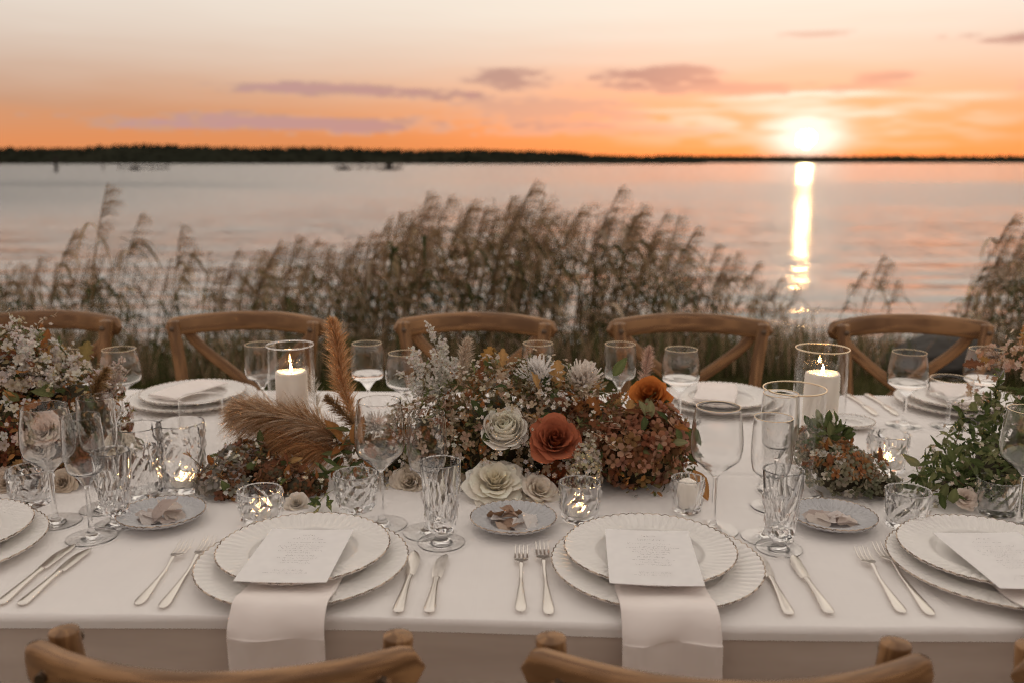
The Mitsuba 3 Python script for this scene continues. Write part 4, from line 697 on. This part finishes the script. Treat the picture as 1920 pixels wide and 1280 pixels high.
def plume(parent, name, pts, width, n, cols, label, seed, droop=.25, w=.00055, sidebias=(0, 0, 0)):
    """A grass plume: many fine hairs leaving the curved stalk."""
    r = np.random.default_rng(seed); c = curve(pts, 40); t = norm(np.gradient(c, axis=0)); u = r.beta(1.2, 1.0, n); i = np.clip((u * 39).astype(int), 0, 38); fr = (u * 39 - i)[:, None]
    b = c[i] * (1 - fr) + c[i + 1] * fr; L = width * (np.sin(np.clip(u * .92 + .08, 0, 1) * np.pi) ** .6 + .25) * r.uniform(.6, 1.15, n); d = norm(t[i] * .95 + norm(r.normal(size=(n, 3))) * .74 + np.asarray(sidebias))
    q = np.array([0, .35, .7, 1.0]); P = b[:, None] + d[:, None] * (L[:, None] * q)[..., None] + np.array([0, 0, -droop]) * (L[:, None] * q**2)[..., None] + r.normal(0, .05, (n, 1, 3)) * (L[:, None] * q**1.5)[..., None]
    s = norm(np.cross(d, r.normal(size=(n, 3)))); ww = w * np.array([.8, 1.2, .9, .15]); V = np.stack([P - s[:, None] * ww[None, :, None], P + s[:, None] * ww[None, :, None]], 2).reshape(-1, 3)
    k = np.arange(3) * 2; f1 = np.vstack([np.stack([k, k + 1, k + 3], 1), np.stack([k, k + 3, k + 2], 1)]); F = (f1[None] + (np.arange(n) * 8)[:, None, None]).reshape(-1, 3)
    C = np.repeat(np.clip(np.asarray(cols, float)[r.integers(0, len(cols), n)] * r.uniform(.7, 1.3, (n, 1)), 0, 1), 8, 0)
    stm, _ = sweep(c, .0013, .0013, sides=6); part(parent, name, cply(join((V, F, C), (stm.vertices, stm.faces, np.repeat([[.30, .2, .1]], len(stm.vertices), 0))), 'mat_leaf'), label=label)
def lace(parent, name, base, tips, seed, label, col=(.74, .72, .67), dens=30):
    """Silvery lace foliage: stalks with short side fronds, each ending in small rounded lobes."""
    r = np.random.default_rng(seed); A, B_, P, N, S = [], [], [], [], []
    for tip in tips:
        c = curve([base + r.normal(0, .008, 3), (np.asarray(base) * .5 + np.asarray(tip) * .5) + r.normal(0, .008, 3), tip], 20); A.append(c[:-1]); B_.append(c[1:]); L = np.linalg.norm(np.asarray(tip) - base)
        for j in range(dens):
            u = r.uniform(.30, 1.0); i = int(u * 18); d = norm(norm(c[i + 1] - c[i]) * .6 + r.normal(size=3) * .75); ln = L * .22 * (1.15 - u) + .008; e = c[i] + d * ln * r.uniform(.7, 1.2); A.append(c[i][None]); B_.append(e[None])
            for m in range(6):
                g = c[i] + (e - c[i]) * r.uniform(.35, 1.0); h = g + norm(d + r.normal(size=3) * .9) * r.uniform(.003, .008); A.append(g[None]); B_.append(h[None]); P.append(h); N.append(norm(r.normal(size=3) + [0, -.5, .5])); S.append(r.uniform(.0024, .0044))
    a, b = np.vstack(A), np.vstack(B_); P, N, S = np.array(P), np.array(N), np.array(S)
    lob, lf, _ = leaf_mesh([(.02, 0), (.4, .3), (.55, .65), (.3, .95), (.01, 1.1)], fold=.1, bend=.2); part(parent, name, cply(join(stems(a, b, .0007, col), scatter(lob, lf, aim(norm(r.normal(size=P.shape) + [0, 0, .4]), N, S * 1.7), P, pick([col, tuple(np.array(col) * .86)], len(P), .08))), 'mat_leaf'), label=label)
def stuff(parent, name, vfc, label, mat='mat_leaf'): part(parent, name, cply(vfc, mat), label=label, kind='stuff')

CREAM = [(.72, .66, .56), (.66, .58, .47), (.76, .72, .66)]; WHITE = [(.80, .78, .75), (.76, .73, .69)]
BEIGE = [(.60, .49, .37), (.52, .40, .29), (.68, .58, .46), (.46, .33, .23)]
HYD = [(.34, .15, .09), (.26, .105, .06), (.44, .23, .15), (.20, .10, .05), (.50, .31, .21), (.30, .18, .08)]
OLIVE = [(.15, .145, .065), (.11, .115, .05), (.22, .19, .10), (.28, .21, .12)]

# --- the centrepiece
C = thing('flower_centerpiece', 'long low centrepiece of roses, pampas grass and brown hydrangea', 'flower arrangement')
mound = Mound([((-.30, 1.80, TOP + .035), (.10, .10, .060)), ((-.20, 1.82, TOP + .05), (.12, .14, .10)), ((-.09, 1.83, TOP + .06), (.13, .16, .145)), ((.02, 1.83, TOP + .06), (.13, .15, .135)), ((.12, 1.81, TOP + .055), (.12, .14, .12)), ((.20, 1.75, TOP + .045), (.11, .12, .085)), ((.26, 1.78, TOP + .03), (.06, .10, .07))])
stuff(C, 'filler_core', mound.core(.60), 'dark filler core inside the centrepiece', 'mat_plant')
p, n = mound.skin(3000, .68, 1.04); stuff(C, 'small_leaf', mini_leaves(p, n, .015, OLIVE + RUST_C[:2] + [(.24, .17, .10)]), 'small olive and brown leaves of the centrepiece')
left = lambda q: q[:, 0] < .12
p, n = mound.skin(420, .95, 1.08, where=left); stuff(C, 'beige_floret', florets(p, n, .0105, BEIGE, 4, .5), 'dry beige florets in the left half of the centrepiece')
p, n = mound.skin(105, .92, 1.02, where=lambda q: q[:, 0] < .14); stuff(C, 'waxflower', sprays(p, n, .040, .0046, WHITE + CREAM, 5, (.2, .19, .1), 5, (.5, .42, .2)), 'tiny white waxflowers of the centrepiece')
p, n = mound.skin(46, .95, 1.05, where=left); leaves(C, 'leaf', OVALS, p, n, .034)
p, n = mound.skin(30, .95, 1.05, where=left); leaves(C, 'leaf', BROWNS, p, n, .032)
p, n = mound.skin(16, .95, 1.08, where=lambda q: q[:, 2] > TOP + .1); leaves(C, 'oak_leaf', OAKS, p, n, .048)
hyd = Mound([((.190, 1.735, TOP + .066), (.100, .095, .075)), ((.115, 1.765, TOP + .090), (.075, .08, .065)), ((.235, 1.790, TOP + .070), (.07, .085, .07))])
stuff(C, 'filler_core', hyd.core(.60), 'dark heart of the hydrangea', 'mat_plant')
p, n = hyd.skin(520, .90, 1.10); stuff(C, 'hydrangea', florets(p, n, .0155, HYD, 4, .42, .25, (.14, .11, .05), .45), 'dried brown and burgundy hydrangea at the right end of the centrepiece')
p, n = hyd.skin(20, .98, 1.08, where=lambda q: q[:, 0] > .2); leaves(C, 'leaf', OVALS, p, n, .036)
p, n = hyd.skin(14, 1.0, 1.08, where=lambda q: q[:, 2] > TOP + .10); leaves(C, 'oak_leaf', OAKS, p, n, .042)
cf = Mound([((0.0885, 1.6550, 0.8023), (.030, .03, .05))]); p, n = cf.skin(110, .7, 1.05); stuff(C, 'cream_floret', sprays(p, n, .012, .0046, CREAM + [(.55, .5, .33)], 3, (.22, .22, .10)), 'cream florets between the terracotta rose and the hydrangea')
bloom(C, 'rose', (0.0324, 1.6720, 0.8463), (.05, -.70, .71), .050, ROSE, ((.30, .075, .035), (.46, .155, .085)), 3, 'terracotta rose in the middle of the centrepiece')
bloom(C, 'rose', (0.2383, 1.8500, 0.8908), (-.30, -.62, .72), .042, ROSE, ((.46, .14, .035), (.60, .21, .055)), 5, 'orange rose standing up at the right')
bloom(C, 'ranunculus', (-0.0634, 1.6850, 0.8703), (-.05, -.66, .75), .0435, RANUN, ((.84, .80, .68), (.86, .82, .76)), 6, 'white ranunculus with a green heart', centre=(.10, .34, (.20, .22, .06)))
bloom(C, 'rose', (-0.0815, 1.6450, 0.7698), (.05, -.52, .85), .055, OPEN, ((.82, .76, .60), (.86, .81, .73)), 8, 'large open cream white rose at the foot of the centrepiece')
bloom(C, 'rose', (0.0001, 1.6450, 0.7600), (.35, -.55, .76), .036, OPEN[2:], ((.82, .74, .63), (.85, .77, .69)), 9, 'small blush white bloom right of the cream rose')
bloom(C, 'rose', (-0.2511, 1.7000, 0.7555), (-.1, -.75, .6), .036, OPEN[1:], ((.66, .58, .47), (.74, .66, .57)), 19, 'pale blush rose low behind the tulip glass')
bloom(C, 'rose', (0.0389, 1.7000, 0.7586), (.0, -.8, .4), .040, OPEN[1:], ((.26, .08, .035), (.36, .12, .05)), 12, 'rust brown bloom below the terracotta rose')
chrysanthemum(C, (0.0010, 1.8000, 0.9426), (-.1, -.6, .8), .050, (.84, .82, .80), 21, 'white spiky chrysanthemum at the top of the centrepiece'); chrysanthemum(C, (0.0911, 1.8200, 0.9339), (.15, -.55, .8), .046, (.82, .77, .72), 22, 'blush white chrysanthemum right of the first')
chrysanthemum(C, (-0.0916, 1.8000, 0.9239), (-.2, -.5, .85), .030, (.80, .77, .72), 23, 'small white chrysanthemum beside the lacy foliage', 90); chrysanthemum(C, (-0.3261, 1.7500, 0.8551), (-.1, -.8, .55), .034, (.78, .74, .70), 24, 'white bloom seen through the wine glass', 90)
plume(C, 'pampas_plume', [(-0.3869, 1.8000, 0.7959), (-0.4634, 1.8000, 0.8391), (-0.5516, 1.8000, 0.8613), (-0.6230, 1.7900, 0.8806)], .078, 4600, [(.64, .45, .29), (.72, .55, .39), (.46, .29, .16), (.80, .67, .53), (.36, .21, .11)], 'bushy brown pampas plume pointing left', 31, .28, .00055)
plume(C, 'pampas_plume', [(-0.4052, 1.7800, 0.7883), (-0.4752, 1.7750, 0.8065), (-0.5497, 1.7700, 0.8336)], .06, 2600, [(.64, .36, .17), (.70, .44, .23), (.44, .24, .12)], 'second brown plume under the bushy one', 32, .45, .00055)
plume(C, 'pampas_plume', [(-0.3890, 1.8600, 0.8219), (-0.4147, 1.8700, 0.9016), (-0.4243, 1.8700, 0.9831), (-0.4353, 1.8700, 1.0518)], .040, 2000, [(.70, .43, .23), (.58, .34, .16), (.74, .53, .33)], 'upright orange tan pampas plume', 33, .15)
plume(C, 'pampas_plume', [(-0.3531, 1.8000, 0.8055), (-0.3913, 1.7800, 0.8683), (-0.4289, 1.7700, 0.9134)], .026, 700, [(.30, .19, .10), (.38, .25, .14)], 'short brown plume leaning left', 34, .2)
plume(C, 'pampas_plume', [(-0.1603, 1.9000, 0.8959), (-0.1637, 1.9200, 0.9505), (-0.1547, 1.9300, 1.0006)], .026, 900, [(.70, .60, .50), (.62, .52, .42)], 'pale fluffy plume at the top of the centrepiece', 35, .2)
plume(C, 'pampas_plume', [(0.2308, 2.0000, 0.8612), (0.2459, 2.0200, 0.9186), (0.2530, 2.0300, 0.9662)], .022, 600, [(.66, .48, .40), (.60, .44, .36)], 'pale pink fluffy plume behind the orange rose', 36, .2)
plume(C, 'pampas_plume', [(-0.1200, 1.9000, 0.8605), (-0.1144, 1.9100, 0.9294), (-0.0974, 1.9200, 0.9805)], .024, 500, [(.36, .22, .08), (.44, .28, .10)], 'small golden brown plume', 37, .2)
plume(C, 'pampas_plume', [(-0.5025, 2.0000, 0.7794), (-0.5168, 2.0200, 0.8502), (-0.5441, 2.0400, 0.9088)], .03, 500, [(.72, .66, .58)], 'thin cream plume behind the left candle', 38, .2)
lace(C, 'dusty_leaf', np.array((-0.1801, 1.8600, 0.8591)), [(-0.2348, 1.8700, 1.0460), (-0.2030, 1.8800, 0.9939), (-0.2698, 1.8700, 0.9898), (-0.1652, 1.8600, 0.9730), (-0.2978, 1.8600, 0.9398), (-0.2161, 1.8400, 0.9565)], 41, 'silvery lace foliage at the top of the centrepiece')
lace(C, 'dusty_leaf', np.array((0.0814, 1.8800, 0.8557)), [(0.0350, 1.8900, 0.9468), (0.1093, 1.9000, 0.9568), (0.1375, 1.8900, 0.9359)], 42, 'pale lace foliage among the chrysanthemums', (.66, .60, .54), 16)
for i, (a, b, s) in enumerate((((0.2970, 1.6600, 0.8027), (0.3238, 1.6300, 0.7554), .062), ((0.2921, 1.7400, 0.8635), (0.3160, 1.7200, 0.8370), .045), ((0.1628, 1.9200, 0.9231), (0.1740, 1.9200, 0.9409), .05), ((-0.1195, 1.9000, 0.9435), (-0.1079, 1.9000, 0.9787), .05))):
    d = np.array(b) - np.array(a); part(C, 'oak_leaf' if i == 3 else 'leaf', (BROWNS, OVALS, OVALS, OAKG)[i][(1, 0, 1, 0)[i]], frame(a, d, (0, -.7, .6), s), label='amber leaf hanging at the right end' if i == 0 else None)
p, n = Mound([((-.39, 1.70, TOP + .02), (.075, .03, .022))]).skin(26, .4, 1.0); leaves(C, 'leaf', LANCES, p, n, .046, up=.05)
p, n = Mound([((-.335, 1.76, TOP + .04), (.08, .06, .055))]).skin(34, .7, 1.05); leaves(C, 'leaf', LANCES + BROWNS[:2], p, n, .05, up=.15)

# --- the tall arrangement at the left
A = thing('flower_arrangement', 'tall arrangement of oak leaves, white lace and rust blooms at the left picture edge', 'flower arrangement')
ml = Mound([((-1.08, 1.80, TOP + .07), (.16, .14, .13)), ((-1.12, 1.84, TOP + .16), (.13, .12, .12)), ((-.98, 1.83, TOP + .08), (.10, .12, .12)), ((-.92, 1.78, TOP + .03), (.07, .10, .06)), ((-1.24, 1.80, TOP + .1), (.14, .14, .14))])
stuff(A, 'filler_core', ml.core(.70), 'dark filler core inside the left arrangement', 'mat_plant')
p, n = ml.skin(2200, .82, 1.03); stuff(A, 'small_leaf', mini_leaves(p, n, .016, OLIVE + RUST_C), 'small dark olive and rust leaves of the left arrangement')
p, n = ml.skin(360, .96, 1.06, where=lambda q: q[:, 2] < TOP + .08); stuff(A, 'hydrangea', florets(p, n, .0125, HYD[:4] + [(.22, .12, .05)], 4, .42, .25, (.12, .09, .04), .45), 'dark rust hydrangea low in the left arrangement')
p, n = ml.skin(230, .98, 1.08, where=lambda q: q[:, 2] > TOP + .06); stuff(A, 'blossom', florets(p, n, .013, WHITE + CREAM + [(.72, .6, .52)], 5, .5, .1, (.5, .4, .2)), 'white and blush blossoms of the left arrangement')
p, n = ml.skin(100, .96, 1.04, where=lambda q: q[:, 2] > TOP + .05); stuff(A, 'waxflower', sprays(p, n, .038, .0044, CREAM + [(.5, .42, .25)], 5, (.2, .18, .1)), 'tiny cream waxflowers of the left arrangement')
p, n = ml.skin(14, .98, 1.08, where=lambda q: q[:, 2] > TOP + .09); leaves(A, 'oak_leaf', OAKG, p, n, .052)
p, n = ml.skin(18, .96, 1.06); leaves(A, 'oak_leaf', OAKS, p, n, .046)
p, n = ml.skin(44, .96, 1.06); leaves(A, 'leaf', OVALS, p, n, .034)
lace(A, 'dusty_leaf', np.array((-1.0790, 1.8400, 0.8690)), [(-1.1151, 1.8500, 1.0689), (-1.0612, 1.8600, 1.0366), (-1.0087, 1.8400, 0.9972), (-1.1583, 1.8500, 1.0402), (-1.0755, 1.8200, 1.0121), (-0.9846, 1.8400, 0.9513), (-1.0163, 1.8000, 0.9884), (-1.1109, 1.8000, 0.9934), (-1.0588, 1.7800, 1.0587), (-1.0182, 1.7600, 1.0243), (-0.9801, 1.7600, 0.9696), (-1.0557, 1.7400, 0.9736), (-0.9642, 1.8400, 0.9860)], 51, 'white lace foliage at the top of the left arrangement', (.82, .78, .74), 36)
lace(A, 'dusty_leaf', np.array((-0.9185, 1.8400, 0.8586)), [(-0.8896, 1.8600, 0.9683), (-0.9085, 1.8500, 0.9611), (-0.8683, 1.8600, 0.9476), (-0.9296, 1.8300, 0.9367)], 52, 'pale lace foliage seen through the far wine glass', (.66, .56, .50), 16)
plume(A, 'pampas_plume', [(-0.9390, 1.8000, 0.8580), (-0.9192, 1.8000, 0.9155), (-0.8905, 1.8000, 0.9611)], .026, 800, [(.34, .22, .10), (.42, .28, .14), (.28, .17, .08)], 'short brown plume of the left arrangement', 53, .25)
for i, (q, ax, R, cl, lab) in enumerate((((-0.9755, 1.7000, 0.8554), (0, -.85, .5), .034, ((.74, .66, .60), (.80, .72, .66)), 'blush white bloom seen through the left wine glass'), ((-0.9852, 1.6900, 0.8123), (.1, -.8, .4), .030, ((.74, .68, .62), (.78, .72, .66)), 'second blush bloom low in the left arrangement'), ((-1.0755, 1.7200, 0.8351), (0, -.85, .5), .04, ((.30, .08, .05), (.40, .13, .08)), 'rust red bloom at the left picture edge'), ((-0.8377, 1.7200, 0.8206), (.2, -.8, .5), .026, ((.60, .54, .42), (.70, .64, .54)), 'cream bloom low at the right of the left arrangement'), ((-1.0376, 1.6600, 0.7615), (0, -.8, .5), .03, ((.62, .52, .42), (.70, .6, .5)), 'beige bloom at the foot of the left arrangement'), ((-0.9282, 1.6600, 0.7627), (.1, -.8, .5), .026, ((.60, .50, .40), (.66, .56, .45)), 'beige bloom behind the left stem'))):
    bloom(A, 'rose', q, ax, R, OPEN[1:], cl, 60 + i, lab)

# --- the small clusters lying on the cloth
B = thing('flower_arrangement', 'small low cluster of brown and sage flowers left of the centrepiece', 'flower arrangement')
mb = Mound([((-.605, 1.655, TOP + .022), (.052, .055, .036)), ((-.585, 1.72, TOP + .030), (.06, .06, .045)), ((-.52, 1.68, TOP + .022), (.055, .05, .034)), ((-.46, 1.655, TOP + .014), (.05, .04, .022))])
stuff(B, 'filler_core', mb.core(.72), 'dark heart of the small cluster', 'mat_plant')
p, n = mb.skin(230, .93, 1.06, where=lambda q: q[:, 0] > -.60); stuff(B, 'hydrangea', florets(p, n, .0115, [(.22, .11, .06), (.30, .15, .09), (.15, .08, .04), (.12, .10, .06)], 4, .45, .25, (.1, .08, .04), .5), 'brown hydrangea florets of the small cluster')
p, n = mb.skin(120, .92, 1.05, where=lambda q: q[:, 0] < -.56); stuff(B, 'sage_floret', florets(p, n, .0125, [(.36, .32, .28), (.28, .26, .21), (.44, .38, .33), (.24, .18, .13)], 5, .55, .15), 'grey sage rosettes of the small cluster')
p, n = mb.skin(50, .95, 1.05); stuff(B, 'waxflower', sprays(p, n, .014, .004, CREAM, 3, (.2, .18, .1)), 'tiny cream flowers of the small cluster')
p, n = mb.skin(40, .98, 1.1); leaves(B, 'leaf', BROWNS + OVALS[:2], p, n, .026, up=.3)
bloom(B, 'rose', (-0.4484, 1.5850, 0.7534), (.1, -.55, .8), .021, OPEN[2:], ((.66, .6, .52), (.76, .70, .63)), 71, 'small cream bloom lying at the right tip of the cluster')
p, n = Mound([((-.40, 1.575, TOP + .008), (.03, .02, .012))]).skin(10, .5, 1); leaves(B, 'leaf', OVALS, p, n, .026, up=.1)
D = thing('flower_arrangement', 'rounded cluster of sage and orange hydrangea with a green tuft', 'flower arrangement')
md = Mound([((.580, 1.69, TOP + .040), (.058, .060, .058)), ((.625, 1.70, TOP + .030), (.060, .055, .045)), ((.560, 1.745, TOP + .060), (.05, .05, .06)), ((.655, 1.665, TOP + .02), (.04, .035, .028))])
stuff(D, 'filler_core', md.core(.66), 'dark heart of the sage cluster', 'mat_plant')
SAGE = [(.30, .29, .20), (.38, .34, .25), (.24, .25, .16), (.42, .36, .28), (.20, .20, .13)]; EMBER = [(.42, .20, .09), (.50, .28, .14), (.36, .16, .07)]
p, n = md.skin(360, .94, 1.06); hot = (p[:, 2] > TOP + .045) & (rng.random(len(p)) < .7)
stuff(D, 'hydrangea', join(florets(p[~hot], n[~hot], .0105, SAGE, 4, .45, .2, (.2, .18, .1), .45), florets(p[hot], n[hot], .0105, EMBER + SAGE[:2], 4, .45, .2, (.25, .15, .07), .45)), 'sage and orange hydrangea florets')
p, n = Mound([((.565, 1.72, TOP + .105), (.035, .035, .028))]).skin(46, .5, 1.05); leaves(D, 'leaf', OVALS[:4], p, n, .028, up=.6)
p, n = md.skin(18, .98, 1.08, where=lambda q: q[:, 2] > TOP + .06); leaves(D, 'leaf', BROWNS[:4], p, n, .026)
p, n = md.skin(34, .95, 1.05, where=lambda q: q[:, 0] < .59); stuff(D, 'blossom', florets(p, n, .010, CREAM, 5, .5, .1, (.5, .4, .2)), 'cream blossoms seen through the clear cylinder')
E_ = thing('flower_arrangement', 'spread of dark green leafy branches at the right, with pink dried flowers behind', 'flower arrangement')
me = Mound([((.865, 1.70, TOP + .035), (.10, .10, .055)), ((.935, 1.76, TOP + .045), (.12, .12, .075)), ((.80, 1.665, TOP + .02), (.075, .07, .035)), ((1.03, 1.82, TOP + .065), (.13, .13, .10))])
stuff(E_, 'filler_core', me.core(.45), 'dark filler core inside the leafy branches', 'mat_plant')
p, n = me.skin(900, .55, 1.12); stuff(E_, 'small_leaf', mini_leaves(p, n, .020, GREEN_C, OVAL), 'small green leaves of the branches')
p, n = me.skin(270, .92, 1.16); leaves(E_, 'leaf', OVALS + LANCES[:2], p, n, .033, up=.1, spread=1.0)
p, n = me.skin(60, .95, 1.08); stuff(E_, 'waxflower', sprays(p, n, .018, .0044, CREAM + [(.7, .58, .52)], 3, (.16, .16, .08)), 'tiny blush flowers among the green leaves')
mp = Mound([((1.06, 1.92, TOP + .17), (.10, .08, .09)), ((1.12, 1.88, TOP + .12), (.10, .10, .10))]); p, n = mp.skin(80, .8, 1.05); stuff(E_, 'dried_flower', sprays(p, n, .036, .0075, [(.64, .48, .38), (.54, .38, .29), (.70, .56, .46), (.46, .28, .18)], 5, (.26, .16, .1), 5), 'pink dried flowers behind the green branches')
p, n = mp.skin(24, .9, 1.05); leaves(E_, 'oak_leaf', OAKS + OAKG, p, n, .040)
bloom(E_, 'rose', (0.7845, 1.6000, 0.7722), (-.1, -.7, .6), .020, OPEN[2:], ((.70, .60, .52), (.78, .68, .60)), 81, 'tiny blush bloom low in front of the branches')
bloom(E_, 'rose', (0.8852, 1.6200, 0.7813), (0, -.8, .5), .028, OPEN[1:], ((.60, .46, .28), (.68, .54, .36)), 82, 'ochre bloom at the right picture edge')

# --- dried petals lying in the saucers
def petals(cx, cy, spots, cols, seed, where, group):
    r = np.random.default_rng(seed)
    for i, (dx, dy, s, dz) in enumerate(spots):
        v, f = cup_petal(.95, .9, .10, .75, .7, .25, .35, seed * 10 + i, 13, 11, .35); v = v - v.mean(0)
        R = trimesh.transformations.euler_matrix(r.normal(0, .25), 1.05 + r.normal(0, .2), r.uniform(0, 6.28))[:3, :3]; v = (v @ R.T) * s * 1.4
        c = np.array(cols[i % len(cols)]) * r.uniform(.9, 1.05); v = v + [cx + dx, cy + dy, TOP + .0085 + dz]; v[:, 2] += max(0, TOP + .0065 - v[:, 2].min())
        k = thing('flower_petal', f'crumpled dried petal lying in the {where}', 'petal', group); put(k, cply((v, f, np.repeat(np.clip(c, 0, 1)[None], len(v), 0)), 'mat_petal'))
PALE = [(.66, .58, .54), (.72, .66, .63), (.56, .47, .43), (.70, .62, .56)]; DRY = [(.32, .20, .13), (.74, .71, .69), (.40, .27, .20), (.50, .38, .30), (.76, .72, .69)]
petals(-.668, 1.502, [(-.03, -.004, .026, 0), (-.008, -.012, .028, .001), (.016, -.006, .03, .001), (.002, .012, .026, .003), (.022, -.018, .022, .002), (-.022, -.016, .022, .003), (.010, -.002, .022, .010), (.028, .004, .022, .004), (-.014, .002, .024, .008)], PALE, 5, 'left saucer', 'petals in the left saucer')
petals(-.042, 1.497, [(-.026, .008, .024, 0), (.018, -.012, .027, .001), (-.010, .016, .025, .002), (-.018, -.008, .025, .004), (.026, -.004, .024, .005), (.0, .022, .02, .012), (-.03, -.002, .02, .008), (.006, -.014, .024, .006), (-.004, .004, .022, .012)], DRY, 6, 'middle saucer', 'petals in the middle saucer')
petals(.520, 1.524, [(-.03, -.002, .026, 0), (.012, -.012, .03, .001), (-.010, -.012, .026, .003), (.002, .008, .024, .004), (.026, -.004, .022, .004), (-.018, .008, .022, .007), (.014, -.004, .022, .010), (-.036, .004, .02, .004)], PALE[::-1], 7, 'right saucer', 'petals in the right saucer')

# --- loose sprigs standing out of the arrangements
def sprigs(parent, name, pts, length, k, cols, size, label, seed, outline=LANCE, up=.8):
    """Bending twigs with small leaves on both sides, in one mesh."""
    r = np.random.default_rng(seed); out = []; lv, lf, _ = leaf_mesh(outline[::2] + [outline[-1]], fold=.2, bend=.3)
    for p0 in pts:
        d = norm(np.array([r.normal(0, .55), r.normal(-.15, .4), up])); L = length * r.uniform(.6, 1.25); bend = r.normal(0, .35, 3) * L; t = np.linspace(0, 1, 10)[:, None]; c = np.asarray(p0) + d * L * t + bend * t**2 - np.array([0, 0, .25]) * L * t**2
        s, _ = sweep(c, np.linspace(.0011, .0005, 10), np.linspace(.0011, .0005, 10), sides=5, caps=False); out.append((s.vertices, s.faces, np.repeat([[.22, .15, .08]], len(s.vertices), 0)))
        u = r.uniform(.25, 1, k); i = np.clip((u * 9).astype(int), 0, 8); b = c[i] + (c[i + 1] - c[i]) * (u * 9 - i)[:, None]; dr_ = norm(norm(c[i + 1] - c[i]) * .7 + norm(r.normal(size=(k, 3))) * .8)
        out.append(scatter(lv, lf, aim(dr_, r.normal(size=(k, 3)) + [0, -.6, .8], size * r.uniform(.6, 1.2, k)), b, np.clip(np.asarray(cols)[r.integers(0, len(cols), k)] * r.uniform(.8, 1.2, (k, 1)), 0, 1)))
    stuff(parent, name, join(*out), label)
p, n = mound.skin(34, .85, .98, where=lambda q: (q[:, 2] > TOP + .09) & (q[:, 0] < .1)); sprigs(C, 'sprig', p, .075, 16, OLIVE + GREEN_C[1:3], .016, 'loose olive sprigs standing out of the centrepiece', 91)
p, n = mound.skin(22, .85, .98, where=lambda q: q[:, 2] > TOP + .08); sprigs(C, 'sprig', p, .07, 22, BEIGE + [(.70, .62, .52)], .009, 'dry beige sprigs of the centrepiece', 92, OVAL)
p, n = ml.skin(30, .85, .98, where=lambda q: q[:, 2] > TOP + .12); sprigs(A, 'sprig', p, .075, 18, CREAM + BEIGE, .010, 'pale dry sprigs of the left arrangement', 93, OVAL)
p, n = ml.skin(18, .85, .98, where=lambda q: q[:, 2] > TOP + .08); sprigs(A, 'sprig', p, .07, 14, GREEN_C, .018, 'green sprigs of the left arrangement', 94)
p, n = me.skin(30, .8, 1.0); sprigs(E_, 'sprig', p, .085, 18, GREEN_C, .020, 'loose leafy sprigs at the edge of the branches', 95, OVAL, .25)
p, n = mb.skin(14, .9, 1.0); sprigs(B, 'sprig', p, .035, 10, RUST_C + OLIVE, .012, 'little sprigs of the small cluster', 96)
